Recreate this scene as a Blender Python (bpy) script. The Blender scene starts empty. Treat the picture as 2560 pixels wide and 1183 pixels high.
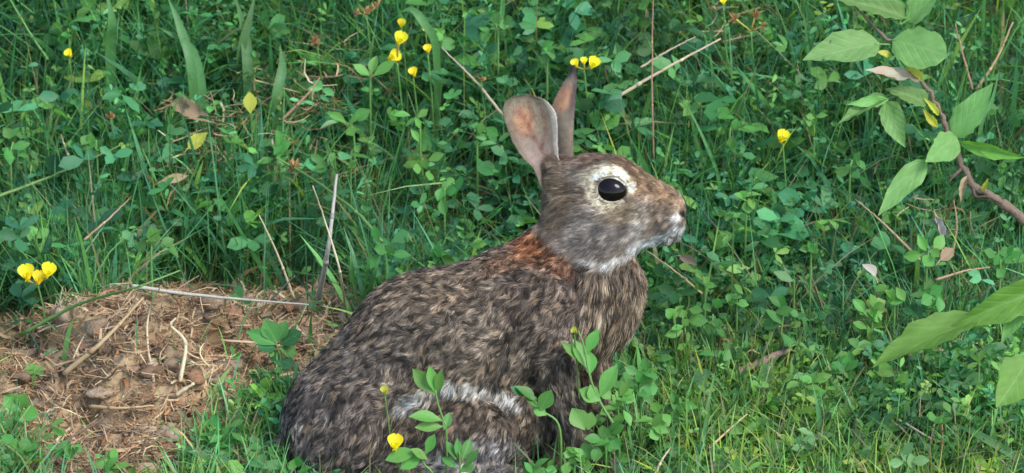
import bpy, bmesh, math, random
import numpy as np
from mathutils import Vector, Matrix, kdtree

# ------------------------------------------------------------------ camera, sky, sun
PITCH = math.radians(25.0)
DIST = 4.0
S = 0.80 / 2560.0                      # metres per photo pixel at the rabbit
CP, SP = math.cos(PITCH), math.sin(PITCH)
RIGHT = np.array([1.0, 0, 0]); UP = np.array([0, SP, CP]); TOW = np.array([0, -CP, SP])

scene = bpy.context.scene
cam_d = bpy.data.cameras.new('camera'); cam = bpy.data.objects.new('camera', cam_d)
scene.collection.objects.link(cam); scene.camera = cam
cam.location = Vector(TOW * DIST)
cam.rotation_euler = (math.radians(90) - PITCH, 0, 0)
cam_d.sensor_width = 36.0; cam_d.lens = 36.0 * DIST / 0.80
cam_d.clip_start = 0.05; cam_d.clip_end = 500
cam_d.dof.use_dof = True; cam_d.dof.focus_distance = 3.97; cam_d.dof.aperture_fstop = 16.0

SUN_EL, SUN_AZ = math.radians(50), math.radians(125)    # azimuth from +Y (behind the rabbit), towards +X
world = bpy.data.worlds.new('World'); scene.world = world; world.use_nodes = True
nt = world.node_tree
sky = nt.nodes.new('ShaderNodeTexSky'); sky.sky_type = 'NISHITA'; sky.sun_disc = False
sky.sun_elevation = SUN_EL; sky.sun_rotation = SUN_AZ; sky.air_density = 1.0; sky.dust_density = 1.0; sky.ozone_density = 1.0
bg = nt.nodes['Background']; bg.inputs['Strength'].default_value = 0.15
nt.links.new(sky.outputs['Color'], bg.inputs['Color'])
sun_d = bpy.data.lights.new('sun', 'SUN'); sun_d.energy = 1.4; sun_d.angle = math.radians(24); sun_d.color = (1.0, 0.975, 0.93)
sun = bpy.data.objects.new('sun', sun_d); scene.collection.objects.link(sun)
sdir = Vector((math.sin(SUN_AZ) * math.cos(SUN_EL), math.cos(SUN_AZ) * math.cos(SUN_EL), math.sin(SUN_EL)))
sun.rotation_euler = sdir.to_track_quat('Z', 'Y').to_euler()
vs = scene.view_settings
vs.view_transform = 'Standard'; vs.look = 'None'; vs.gamma = 1.0; vs.use_curve_mapping = False; vs.exposure = 1.4
scene.cycles.use_denoising = True
scene.cycles.max_bounces = 8; scene.cycles.transparent_max_bounces = 8

rng = np.random.default_rng(7)
random.seed(7)
C = scene.collection

# ------------------------------------------------------------------ helpers
def V(px, py, w=0.0):
    """photo pixel on the plane w metres in front of the rabbit plane -> world point (parallel projection, for solid shapes)"""
    px = np.asarray(px, float); py = np.asarray(py, float); w = np.asarray(w, float)
    return ((px - 1280) * S)[..., None] * RIGHT + ((591.5 - py) * S)[..., None] * UP + w[..., None] * TOW

def VP(px, py, w=0.0):
    k = (DIST - w) / DIST
    return RIGHT * ((px - 1280) * S * k) + UP * ((591.5 - py) * S * k) + TOW * w

def to_px(p):
    p = np.asarray(p, float); w = p @ TOW; k = (DIST - w) / DIST
    return (p @ RIGHT) / (S * k) + 1280, 591.5 - (p @ UP) / (S * k)

def hash3(i, j, k, seed):
    n = (i.astype(np.int64) * 374761393 + j.astype(np.int64) * 668265263 + k.astype(np.int64) * 2147483647 + seed * 1274126177) & 0xffffffff
    n = ((n ^ (n >> 13)) * 1274126177) & 0xffffffff
    n = ((n ^ (n >> 16)) * 2246822519) & 0xffffffff
    return ((n ^ (n >> 15)) & 0xffff) / 65535.0

def vnoise(p, seed=0):
    p = np.asarray(p, float); i = np.floor(p).astype(np.int64); f = p - i; f = f * f * (3 - 2 * f)
    r = 0
    for a in (0, 1):
        for b in (0, 1):
            for c in (0, 1):
                wgt = (f[..., 0] if a else 1 - f[..., 0]) * (f[..., 1] if b else 1 - f[..., 1]) * (f[..., 2] if c else 1 - f[..., 2])
                r = r + wgt * hash3(i[..., 0] + a, i[..., 1] + b, i[..., 2] + c, seed)
    return r

def noise2(x, y, freq, seed=0):
    x = np.asarray(x, float); y = np.asarray(y, float)
    return vnoise(np.stack([x * freq, y * freq, np.zeros_like(x) + seed * 7.3], -1), seed)

def sstep(a, b, x):
    t = np.clip((np.asarray(x, float) - a) / (b - a), 0, 1); return t * t * (3 - 2 * t)

def gauss(x, y, cx, cy, sx, sy):
    return np.exp(-((x - cx) / sx) ** 2 - ((y - cy) / sy) ** 2)

Z0 = -0.162
def ground_z(x, y):
    x = np.asarray(x, float); y = np.asarray(y, float)
    b = np.clip(y - 0.27, 0, 3.0)
    z = Z0 + 0.46 * b - 0.10 * np.clip(b - 0.9, 0, 3)
    z = z + 0.075 * sstep(0.22, 0.45, y) * (noise2(x, y, 5.5, 77) - 0.5) + 0.016 * (noise2(x, y, 6, 1) - 0.5) + 0.008 * (noise2(x, y, 17, 2) - 0.5)
    m = gauss(x, y, -0.285, 0.075, 0.22, 0.135)
    z = z + 0.026 * m + m * (0.060 * (noise2(x, y, 20, 3) - 0.5) + 0.036 * (0.5 - 2 * np.abs(noise2(x, y, 42, 4) - 0.5)) + 0.014 * (noise2(x, y, 95, 6) - 0.5)) - 0.045 * gauss(x, y, -0.362, 0.045, 0.02, 0.018)
    z = z - 0.02 * gauss(x, y, -0.22, 0.27, 0.2, 0.05)
    z = z + 0.010 * gauss(x, y, 0.28, 0.0, 0.2, 0.2)
    return z

_WS = np.linspace(0.7, -2.5, 900)
def at(px, py, h=0.0):
    """world point on the sight line through a photo pixel, h metres above the ground"""
    k = (DIST - _WS) / DIST
    pts = ((px - 1280) * S * k)[:, None] * RIGHT + ((591.5 - py) * S * k)[:, None] * UP + _WS[:, None] * TOW
    d = pts[:, 2] - ground_z(pts[:, 0], pts[:, 1]) - h
    i = np.argmax(d < 0)
    if i == 0: i = 1
    t = d[i - 1] / (d[i - 1] - d[i])
    return pts[i - 1] * (1 - t) + pts[i] * t

def atc(px, py, h=0.0):
    g_ = at(px, py, 0.0)
    return at(px, py, h + 0.046 * float(sstep(0.12, 0.3, g_[1])) + 0.006 * float(g_[0] > 0.1))

def wof(p): return float(np.dot(p, TOW))
def srgb(r, g, b):
    c = np.array([r, g, b], float) / 255.0
    return np.where(c <= 0.04045, c / 12.92, ((c + 0.055) / 1.055) ** 2.4)

def big_mesh(name, verts, tris=None, quads=None, cols=None, smooth=True):
    me = bpy.data.meshes.new(name)
    verts = np.ascontiguousarray(verts, np.float32)
    tris = np.zeros((0, 3), np.int32) if tris is None else np.asarray(tris, np.int32)
    quads = np.zeros((0, 4), np.int32) if quads is None else np.asarray(quads, np.int32)
    me.vertices.add(len(verts)); me.vertices.foreach_set('co', verts.ravel())
    loops = np.concatenate([tris.ravel(), quads.ravel()])
    me.loops.add(len(loops)); me.loops.foreach_set('vertex_index', loops)
    starts = np.concatenate([np.arange(len(tris)) * 3, len(tris) * 3 + np.arange(len(quads)) * 4]).astype(np.int32)
    me.polygons.add(len(starts)); me.polygons.foreach_set('loop_start', starts)
    me.polygons.foreach_set('use_smooth', np.full(len(starts), smooth))
    if cols is not None:
        a = me.color_attributes.new('col', 'FLOAT_COLOR', 'POINT')
        cc = np.ones((len(verts), 4), np.float32); cc[:, :3] = cols
        a.data.foreach_set('color', cc.ravel())
    me.update(calc_edges=True)
    return me

def link(name, me, mat=None, parent=None, loc=None):
    o = bpy.data.objects.new(name, me); C.objects.link(o)
    if me is not None and mat is not None and len(me.materials) == 0: me.materials.append(mat)
    if parent is not None: o.parent = parent
    if loc is not None: o.location = Vector(loc)
    return o

def thing(name, label, cat, loc, group=None):
    o = bpy.data.objects.new(name, None); C.objects.link(o); o.location = Vector(loc); o.empty_display_size = 0.01
    o['label'] = label; o['category'] = cat; o['kind'] = 'thing'
    if group: o['group'] = group
    return o

def tube(path, radii, n=6, cap=True):
    path = np.asarray(path, float); m = len(path); radii = np.broadcast_to(np.asarray(radii, float), (m,))
    tan = np.gradient(path, axis=0); tan /= np.linalg.norm(tan, axis=1)[:, None] + 1e-12
    ref = np.array([0.31, 0.9, 0.2]); vs_ = []
    for i in range(m):
        a = np.cross(tan[i], ref); a /= np.linalg.norm(a) + 1e-9; b = np.cross(tan[i], a)
        for k in range(n):
            t = 2 * math.pi * k / n
            vs_.append(path[i] + radii[i] * (a * math.cos(t) + b * math.sin(t)))
    q = []
    for i in range(m - 1):
        for k in range(n):
            q.append((i * n + k, i * n + (k + 1) % n, (i + 1) * n + (k + 1) % n, (i + 1) * n + k))
    tr = []
    if cap:
        vs_ += [path[0], path[-1]]
        for k in range(n):
            tr.append((m * n, (k + 1) % n, k)); tr.append((m * n + 1, (m - 1) * n + k, (m - 1) * n + (k + 1) % n))
    return np.array(vs_), tr, q

def smooth_path(pts, n=16):
    pts = np.asarray(pts, float)
    if len(pts) == 2: pts = np.array([pts[0], pts.mean(0), pts[1]])
    p = np.vstack([2 * pts[0] - pts[1], pts, 2 * pts[-1] - pts[-2]])
    out = []
    seg = len(pts) - 1; per = max(2, n // seg)
    for i in range(seg):
        for t in np.linspace(0, 1, per, endpoint=False):
            a, b, c, d = p[i], p[i + 1], p[i + 2], p[i + 3]
            out.append(0.5 * ((2 * b) + (-a + c) * t + (2 * a - 5 * b + 4 * c - d) * t * t + (-a + 3 * b - 3 * c + d) * t ** 3))
    out.append(pts[-1]); return np.array(out)

# ------------------------------------------------------------------ materials
def new_mat(name):
    m = bpy.data.materials.new(name); m.use_nodes = True
    n = m.node_tree.nodes; l = m.node_tree.links
    return m, n, l, n['Principled BSDF'], n['Material Output']

def leafy(name, color=None, rough=0.5, trans=0.35, spec=0.35, attr=False, var=0.25, noise_scale=250, tint=(1.25, 1.1, 0.5), bump=0.0, spots=None, veins=0.0):
    m, n, l, bs, out = new_mat(name)
    if attr:
        a = n.new('ShaderNodeAttribute'); a.attribute_name = 'col'; src = a.outputs['Color']
    else:
        a = n.new('ShaderNodeRGB'); a.outputs[0].default_value = (*color, 1); src = a.outputs[0]
    tc = n.new('ShaderNodeTexCoord')
    nz = n.new('ShaderNodeTexNoise'); nz.inputs['Scale'].default_value = noise_scale; nz.inputs['Detail'].default_value = 3
    l.new(tc.outputs['Object'], nz.inputs['Vector'])
    oi = n.new('ShaderNodeObjectInfo')
    hsv = n.new('ShaderNodeHueSaturation')
    mr = n.new('ShaderNodeMapRange'); mr.inputs['To Min'].default_value = 1 - var; mr.inputs['To Max'].default_value = 1 + var
    l.new(nz.outputs['Fac'], mr.inputs['Value'])
    mu = n.new('ShaderNodeMath'); mu.operation = 'MULTIPLY'; l.new(mr.outputs[0], mu.inputs[0])
    mr2 = n.new('ShaderNodeMapRange'); mr2.inputs['To Min'].default_value = 1 - var; mr2.inputs['To Max'].default_value = 1 + var
    l.new(oi.outputs['Random'], mr2.inputs['Value']); l.new(mr2.outputs[0], mu.inputs[1])
    l.new(src, hsv.inputs['Color']); l.new(mu.outputs[0], hsv.inputs['Value'])
    mr3 = n.new('ShaderNodeMapRange'); mr3.inputs['To Min'].default_value = 0.485; mr3.inputs['To Max'].default_value = 0.515
    l.new(oi.outputs['Random'], mr3.inputs['Value']); l.new(mr3.outputs[0], hsv.inputs['Hue'])
    colr = hsv.outputs['Color']
    if veins:
        sx = n.new('ShaderNodeSeparateXYZ'); l.new(tc.outputs['Object'], sx.inputs[0])
        def mth(op, a_, b_=None):
            q_ = n.new('ShaderNodeMath'); q_.operation = op
            for k_, v_ in enumerate((a_, b_)):
                if v_ is None: continue
                if isinstance(v_, (int, float)): q_.inputs[k_].default_value = v_
                else: l.new(v_, q_.inputs[k_])
            return q_.outputs[0]
        ax = mth('ABSOLUTE', sx.outputs[0])
        arg = mth('MULTIPLY', mth('SUBTRACT', sx.outputs[1], mth('MULTIPLY', ax, 0.85)), 36.0)
        sn = mth('POWER', mth('ADD', mth('MULTIPLY', mth('SINE', arg), 0.5), 0.5), 5.0)
        mid = mth('LESS_THAN', ax, 0.018)
        vf = mth('MULTIPLY', mth('MAXIMUM', mth('MULTIPLY', sn, 0.4), mid), veins)
        vm = n.new('ShaderNodeMixRGB'); vm.inputs['Color2'].default_value = (0.34, 0.46, 0.20, 1)
        l.new(vf, vm.inputs['Fac']); l.new(colr, vm.inputs['Color1']); colr = vm.outputs[0]
    vein_h = (sn, mid) if veins else None
    if spots:
        vn = n.new('ShaderNodeTexNoise'); vn.inputs['Scale'].default_value = spots[1]; vn.inputs['Detail'].default_value = 2
        l.new(tc.outputs['Object'], vn.inputs['Vector'])
        rp = n.new('ShaderNodeMapRange'); rp.inputs['From Min'].default_value = spots[2]; rp.inputs['From Max'].default_value = spots[2] + 0.04
        l.new(vn.outputs['Fac'], rp.inputs['Value'])
        mx0 = n.new('ShaderNodeMixRGB'); mx0.inputs['Color2'].default_value = (*spots[0], 1)
        l.new(rp.outputs[0], mx0.inputs['Fac']); l.new(colr, mx0.inputs['Color1']); colr = mx0.outputs[0]
    l.new(colr, bs.inputs['Base Color'])
    bs.inputs['Roughness'].default_value = rough; bs.inputs['Specular IOR Level'].default_value = spec
    if bump:
        bp = n.new('ShaderNodeBump'); bp.inputs['Strength'].default_value = bump; bp.inputs['Distance'].default_value = 0.001
        l.new(nz.outputs['Fac'], bp.inputs['Height']); l.new(bp.outputs[0], bs.inputs['Normal'])
    if veins > 0.19:
        bp = n.new('ShaderNodeBump'); bp.inputs['Strength'].default_value = 0.22; bp.inputs['Distance'].default_value = 0.001; bp.invert = True
        l.new(vein_h[0], bp.inputs['Height']); l.new(bp.outputs[0], bs.inputs['Normal'])
    tr = n.new('ShaderNodeBsdfTranslucent')
    tm = n.new('ShaderNodeMixRGB'); tm.blend_type = 'MULTIPLY'; tm.inputs['Fac'].default_value = 1; tm.inputs['Color2'].default_value = (*tint, 1)
    l.new(colr, tm.inputs['Color1']); l.new(tm.outputs[0], tr.inputs['Color'])
    mx = n.new('ShaderNodeMixShader'); mx.inputs['Fac'].default_value = trans
    l.new(bs.outputs[0], mx.inputs[1]); l.new(tr.outputs[0], mx.inputs[2]); l.new(mx.outputs[0], out.inputs['Surface'])
    return m

M = {}
M['veg'] = leafy('meadow_green', attr=True, var=0.18, trans=0.42, spec=0.3, tint=(1.2, 1.15, 0.6))
M['thatch'] = leafy('dry_thatch', attr=True, var=0.3, trans=0.12, rough=0.7, spec=0.2, tint=(1.1, 1, 0.8))
M['leaf'] = leafy('clover_leaf', (0.075, 0.24, 0.045), var=0.2, noise_scale=5, veins=0.18)
M['leaf_bright'] = leafy('clover_leaf_bright', (0.13, 0.33, 0.06), var=0.15, noise_scale=5, veins=0.18)
M['leaf_dark'] = leafy('clover_leaf_dark', (0.028, 0.13, 0.035), var=0.2, noise_scale=5, veins=0.18)
M['leaf_pale'] = leafy('pale_leaf', (0.16, 0.32, 0.12), var=0.1, noise_scale=5, veins=0.18)
M['leaf_yellow'] = leafy('yellow_leaf', (0.42, 0.44, 0.05), var=0.1)
M['stem'] = leafy('green_stem', (0.13, 0.25, 0.06), var=0.2, trans=0.1)
M['blade'] = leafy('grass_blade', (0.08, 0.21, 0.06), var=0.25)
M['straw'] = leafy('straw', (0.50, 0.41, 0.25), var=0.25, trans=0.1, rough=0.6, tint=(1, 0.95, 0.8))
M['straw_grey'] = leafy('grey_stem', (0.27, 0.24, 0.20), var=0.3, trans=0.0, rough=0.7)
M['straw_tan'] = leafy('tan_straw', (0.38, 0.25, 0.13), var=0.25, trans=0.05, rough=0.7)
M['twig'] = leafy('brown_twig', (0.12, 0.078, 0.055), var=0.45, trans=0.0, rough=0.8, bump=0.8, noise_scale=400)
M['stick'] = leafy('pale_stick', (0.36, 0.26, 0.18), var=0.5, trans=0.0, rough=0.8, bump=0.8, noise_scale=300)
M['petal'] = leafy('yellow_petal', (0.85, 0.70, 0.012), var=0.06, trans=0.35, rough=0.5, tint=(1, 0.95, 0.4))
M['petal_old'] = leafy('faded_petal', (0.50, 0.30, 0.15), var=0.2, trans=0.25, rough=0.6, tint=(1, 0.9, 0.5))
M['calyx'] = leafy('calyx', (0.36, 0.26, 0.06), var=0.2, trans=0.15)
M['shrub_leaf'] = leafy('shrub_leaf', (0.18, 0.36, 0.10), var=0.28, trans=0.4, rough=0.5, spec=0.25, noise_scale=6, veins=0.22, spots=((0.22, 0.17, 0.06), 11, 0.70))
M['shrub_leaf_spotted'] = leafy('spotted_shrub_leaf', (0.18, 0.33, 0.10), var=0.2, trans=0.35, rough=0.55, spec=0.2, noise_scale=7, veins=0.3, spots=((0.04, 0.045, 0.035), 5, 0.64))
M['shrub_leaf_brown'] = leafy('browned_shrub_leaf', (0.30, 0.29, 0.20), var=0.25, trans=0.2, rough=0.6, noise_scale=8, spots=((0.42, 0.25, 0.18), 4, 0.5))
M['broad_leaf'] = leafy('broad_leaf', (0.15, 0.34, 0.055), var=0.28, trans=0.4, rough=0.5, spec=0.25, noise_scale=6, veins=0.22, spots=((0.22, 0.2, 0.06), 12, 0.71))
M['dead_leaf'] = leafy('dead_leaf', (0.28, 0.20, 0.11), var=0.3, trans=0.1, rough=0.8, noise_scale=160)
M['white_leaf'] = leafy('bleached_leaf', (0.38, 0.33, 0.26), var=0.15, trans=0.1, rough=0.8)

# ground
m, n, l, bs, out = new_mat('soil')
tc = n.new('ShaderNodeTexCoord'); nz = n.new('ShaderNodeTexNoise'); nz.inputs['Scale'].default_value = 45; nz.inputs['Detail'].default_value = 8
l.new(tc.outputs['Object'], nz.inputs['Vector'])
rp = n.new('ShaderNodeValToRGB'); e = rp.color_ramp.elements
e[0].position = 0.3; e[0].color = (0.025, 0.020, 0.014, 1); e[1].position = 0.72; e[1].color = (0.16, 0.115, 0.07, 1)
l.new(nz.outputs['Fac'], rp.inputs['Fac'])
nz2 = n.new('ShaderNodeTexNoise'); nz2.inputs['Scale'].default_value = 8; nz2.inputs['Detail'].default_value = 6
l.new(tc.outputs['Object'], nz2.inputs['Vector'])
at_ = n.new('ShaderNodeAttribute'); at_.attribute_name = 'col'
sp_ = n.new('ShaderNodeSeparateColor'); l.new(at_.outputs['Color'], sp_.inputs[0])
rp3 = n.new('ShaderNodeValToRGB'); e = rp3.color_ramp.elements
e[0].position = 0.3; e[0].color = (0.17, 0.108, 0.055, 1); e[1].position = 0.68; e[1].color = (0.52, 0.375, 0.215, 1)
l.new(nz.outputs['Fac'], rp3.inputs['Fac'])
mxp = n.new('ShaderNodeMixRGB'); l.new(sp_.outputs['Green'], mxp.inputs['Fac']); l.new(rp.outputs[0], mxp.inputs['Color1']); l.new(rp3.outputs[0], mxp.inputs['Color2'])
mxg = n.new('ShaderNodeMixRGB'); l.new(sp_.outputs['Red'], mxg.inputs['Fac']); l.new(mxp.outputs[0], mxg.inputs['Color1'])
rp2 = n.new('ShaderNodeValToRGB'); e = rp2.color_ramp.elements
e[0].position = 0.3; e[0].color = (0.02, 0.045, 0.015, 1); e[1].position = 0.7; e[1].color = (0.06, 0.13, 0.03, 1)
l.new(nz.outputs['Fac'], rp2.inputs['Fac']); l.new(rp2.outputs[0], mxg.inputs['Color2'])
l.new(mxg.outputs[0], bs.inputs['Base Color']); bs.inputs['Roughness'].default_value = 0.95; bs.inputs['Specular IOR Level'].default_value = 0.1
bp = n.new('ShaderNodeBump'); bp.inputs['Strength'].default_value = 1.0; bp.inputs['Distance'].default_value = 0.004
l.new(nz.outputs['Fac'], bp.inputs['Height']); l.new(bp.outputs[0], bs.inputs['Normal'])
M['soil'] = m

# ------------------------------------------------------------------ ground
def axis(a, b, step):
    core = np.arange(a, b + 1e-6, step)
    outw = step * 1.35 ** np.arange(1, 30); outw = np.cumsum(outw); outw = outw[outw < 80]
    return np.concatenate([a - outw[::-1], core, b + outw])
gx = axis(-0.85, 0.85, 0.008); gy = axis(-0.5, 1.4, 0.008)
GX, GY = np.meshgrid(gx, gy, indexing='ij'); GZ = ground_z(GX, GY)
idx = np.arange(GX.size).reshape(GX.shape)
q = np.stack([idx[:-1, :-1], idx[1:, :-1], idx[1:, 1:], idx[:-1, 1:]], -1).reshape(-1, 4)
far = np.clip(np.maximum(np.abs(GX) - 0.5, np.maximum(GY - 0.8, -0.22 - GY)) * 6, 0, 1)
patch = sstep(0.18, 0.5, gauss(GX, GY, -0.27, 0.08, 0.25, 0.16) * (0.7 + 0.6 * noise2(GX, GY, 18, 8)))
gm = big_mesh('ground', np.stack([GX, GY, GZ], -1).reshape(-1, 3), quads=q, cols=np.stack([far, patch, far], -1).reshape(-1, 3))
g_o = link('ground', gm, M['soil']); g_o['kind'] = 'structure'; g_o['label'] = 'bare brown soil under the grass'

# ------------------------------------------------------------------ rabbit: signed distance body in photo-pixel units (x right, y down, w to viewer)
def ell(P, c, r, rot=0.0):
    x, y, z = P[0] - c[0], P[1] - c[1], P[2] - c[2]
    if rot:
        ca, sa = math.cos(math.radians(rot)), math.sin(math.radians(rot)); x, y = x * ca + y * sa, -x * sa + y * ca
    k0 = np.sqrt((x / r[0]) ** 2 + (y / r[1]) ** 2 + (z / r[2]) ** 2)
    k1 = np.sqrt((x / r[0] ** 2) ** 2 + (y / r[1] ** 2) ** 2 + (z / r[2] ** 2) ** 2)
    return k0 * (k0 - 1) / np.maximum(k1, 1e-6)

def cone(P, a, b, ra, rb, wz=1.0):
    x, y, z = P[0] - a[0], P[1] - a[1], (P[2] - a[2]) * wz
    d = (b[0] - a[0], b[1] - a[1], (b[2] - a[2]) * wz); L2 = d[0] ** 2 + d[1] ** 2 + d[2] ** 2
    t = np.clip((x * d[0] + y * d[1] + z * d[2]) / L2, 0, 1)
    return np.sqrt((x - t * d[0]) ** 2 + (y - t * d[1]) ** 2 + (z - t * d[2]) ** 2) - (ra + (rb - ra) * t)

def smin(a, b, k):
    h = np.clip(0.5 + 0.5 * (b - a) / k, 0, 1); return b * (1 - h) + a * h - k * h * (1 - h)

WH = 20.0           # head centre plane
EYE = (1527.0, 476.0)
def head_sdf(P):
    d = ell(P, (1484, 492, WH), (124, 110, 80))
    d = smin(d, cone(P, (1530, 488, WH), (1648, 527, WH), 94, 69, 1.3), 25)
    d = smin(d, ell(P, (1446, 562, WH), (92, 92, 74)), 30)
    d = smin(d, ell(P, (1512, 583, WH), (98, 84, 82)), 30)
    d = smin(d, cone(P, (1560, 575, WH), (1666, 566, WH), 54, 41, 1.05), 22)
    d = smin(d, ell(P, (1664, 553, WH + 28), (42, 40, 24)), 18)          # whisker pad
    d = smin(d, ell(P, (1664, 553, WH - 28), (42, 40, 24)), 18)
    d = smin(d, ell(P, (1530, 450, WH + 56), (58, 26, 22), 12), 16)      # brow
    d = smin(d, ell(P, (1530, 450, WH - 56), (58, 26, 22), 12), 16)
    d = smin(d, cone(P, (1392, 440, WH + 20), (1384, 412, WH + 30), 38, 20), 22)   # ear bases
    d = smin(d, cone(P, (1412, 435, WH - 30), (1414, 405, WH - 38), 30, 18), 22)
    return d

def body_sdf(P):
    d = cone(P, (902, 1062, 30), (1088, 902, 15), 205, 230, 1.08)
    d = smin(d, cone(P, (1088, 902, 15), (1285, 812, 10), 230, 192, 1.12), 40)
    d = smin(d, cone(P, (1285, 812, 10), (1448, 766, 10), 190, 142, 1.15), 45)
    d = smin(d, ell(P, (1498, 728, 10), (116, 138, 105)), 35)
    d = smin(d, cone(P, (1320, 730, 10), (1444, 580, 18), 132, 90, 1.15), 40)
    d = smin(d, cone(P, (1500, 700, 12), (1490, 590, 18), 100, 80, 1.1), 40)
    d = smin(d, ell(P, (1150, 1040, 10), (260, 170, 165)), 50)
    d = smin(d, ell(P, (930, 1080, 130), (200, 190, 105)), 50)            # haunch
    d = smin(d, ell(P, (1140, 1085, 165), (150, 118, 82)), 14)            # knee, near side
    d = smin(d, ell(P, (1320, 790, 95), (115, 140, 85), 20), 40)          # shoulder
    d = smin(d, cone(P, (1370, 880, 105), (1420, 1030, 125), 74, 46), 28)   # near foreleg
    d = smin(d, cone(P, (1420, 1030, 125), (1468, 1140, 135), 44, 34), 22)
    d = smin(d, cone(P, (1468, 1140, 135), (1520, 1150, 140), 34, 28), 18)
    d = smin(d, cone(P, (1470, 880, -50), (1490, 1040, -60), 70, 40), 28)   # far foreleg
    d = smin(d, cone(P, (1490, 1040, -60), (1545, 1062, -58), 36, 28), 20)
    d = smin(d, cone(P, (1010, 1188, 215), (1310, 1182, 200), 44, 36), 30)  # near hind foot
    d = smin(d, cone(P, (1000, 1090, -170), (1290, 1085, -170), 44, 36), 30)
    d = smin(d, ell(P, (715, 1130, 30), (55, 50, 55)), 30)                  # tail
    return d

def rabbit_sdf(P):
    hd = head_sdf(P) + 3; d = smin(body_sdf(P) + 12, hd, 16)
    for sgn in (1, -1):                                                    # eye sockets
        d = -smin(-d, ell(P, (EYE[0], EYE[1], WH + sgn * 92), (38, 32, 24)), 6)
    for sgn in (1, -1):                                                    # nostrils, mouth line
        d = -smin(-d, ell(P, (1706, 536, WH + sgn * 16), (12, 7, 9), 35), 3)
    d = -smin(-d, ell(P, (1684, 588, WH), (30, 2.5, 60), -14), 2)
    return d

H = 5.0
o0 = np.array([640.0, 350.0, -260.0]); dims = (222, 180, 112)
gxs = [(o0[i] + H * np.arange(dims[i])).astype(np.float32) for i in range(3)]
PP = np.meshgrid(*gxs, indexing='ij')
F = rabbit_sdf(PP)

def surface_nets(F, o, h):
    Sg = F < 0
    c = np.zeros(tuple(s - 1 for s in F.shape), np.int8)
    cor = [(a, b, d) for a in (0, 1) for b in (0, 1) for d in (0, 1)]
    for a, b, d in cor:
        c += Sg[a:Sg.shape[0] - 1 + a, b:Sg.shape[1] - 1 + b, d:Sg.shape[2] - 1 + d]
    mixed = (c > 0) & (c < 8); ijk = np.argwhere(mixed)
    ix = -np.ones(c.shape, np.int32); ix[mixed] = np.arange(len(ijk))
    pos = np.zeros((len(ijk), 3)); cnt = np.zeros(len(ijk))
    for a in cor:
        for ax in range(3):
            if a[ax] == 0:
                b = list(a); b[ax] = 1
                va = F[tuple((ijk + np.array(a)).T)]; vb = F[tuple((ijk + np.array(b)).T)]
                cr = (va < 0) != (vb < 0); t = np.where(cr, va / np.where(cr, va - vb, 1), 0)
                pt = np.array(a)[None] + t[:, None] * (np.array(b) - np.array(a))[None]
                pos += pt * cr[:, None]; cnt += cr
    verts = o + h * (ijk + pos / cnt[:, None]); quads = []
    for ax in range(3):
        s1 = [slice(1, -1)] * 3; s2 = [slice(1, -1)] * 3; s1[ax] = slice(0, -1); s2[ax] = slice(1, None)
        A, B = Sg[tuple(s1)], Sg[tuple(s2)]; ed = np.argwhere(A != B); fl = A[A != B]
        base = ed.copy()
        for k in range(3):
            if k != ax: base[:, k] += 1
        u, v = [k for k in range(3) if k != ax]
        def cell(du, dv):
            e_ = base.copy(); e_[:, u] += du; e_[:, v] += dv; return ix[tuple(e_.T)]
        qd = np.stack([cell(-1, -1), cell(0, -1), cell(0, 0), cell(-1, 0)], 1)
        flip = fl if ax != 1 else ~fl
        qd[flip] = qd[flip][:, ::-1]; quads.append(qd)
    return verts, np.concatenate(quads)

rv, rq = surface_nets(F, o0, H)
del F, PP

# ears: thin cupped paddles between two outline curves
def ear(left, right, w0, w1, cup, roll, thick, nt_=48, ns_=33):
    L_ = smooth_path(np.array(left, float), 40); R_ = smooth_path(np.array(right, float), 40)
    def res(p):
        d = np.concatenate([[0], np.cumsum(np.linalg.norm(np.diff(p, axis=0), axis=1))]); d /= d[-1]
        t = np.linspace(0, 1, nt_); return np.stack([np.interp(t, d, p[:, k]) for k in range(2)], 1)
    L_, R_ = res(L_), res(R_); t = np.linspace(0, 1, nt_)[:, None]; s = np.linspace(-1, 1, ns_)[None]
    a = (s + 1) / 2
    X = L_[:, :1] * (1 - a) + R_[:, :1] * a; Y = L_[:, 1:] * (1 - a) + R_[:, 1:] * a
    wd = np.linalg.norm(L_ - R_, axis=1)[:, None] / 120.0
    W = w0 + (w1 - w0) * t + cup * (s ** 2) * wd + roll * s * wd
    th = thick * (1 - 0.75 * np.abs(s) ** 3) * (1.5 - t)
    f = np.stack([X, Y, W], -1).reshape(-1, 3); b = np.stack([X, Y, W - th], -1).reshape(-1, 3)
    ii = np.arange(nt_ * ns_).reshape(nt_, ns_); n0 = nt_ * ns_; qs = []
    qf = np.stack([ii[:-1, :-1], ii[:-1, 1:], ii[1:, 1:], ii[1:, :-1]], -1).reshape(-1, 4)
    qs.append(qf); qs.append(qf[:, ::-1] + n0)
    edge = list(ii[:, 0]) + list(ii[-1, 1:]) + list(ii[::-1, -1][1:]) + list(ii[0, ::-1][1:])
    qs.append(np.array([(edge[k + 1], edge[k], edge[k] + n0, edge[k + 1] + n0) for k in range(len(edge) - 1)]))
    tv = np.concatenate([np.repeat(t, ns_, 1).ravel()] * 2); sv = np.concatenate([np.repeat(s, nt_, 0).ravel()] * 2)
    return np.concatenate([f, b]), np.concatenate(qs), tv, sv, np.concatenate([np.ones(n0), np.zeros(n0)])

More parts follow.
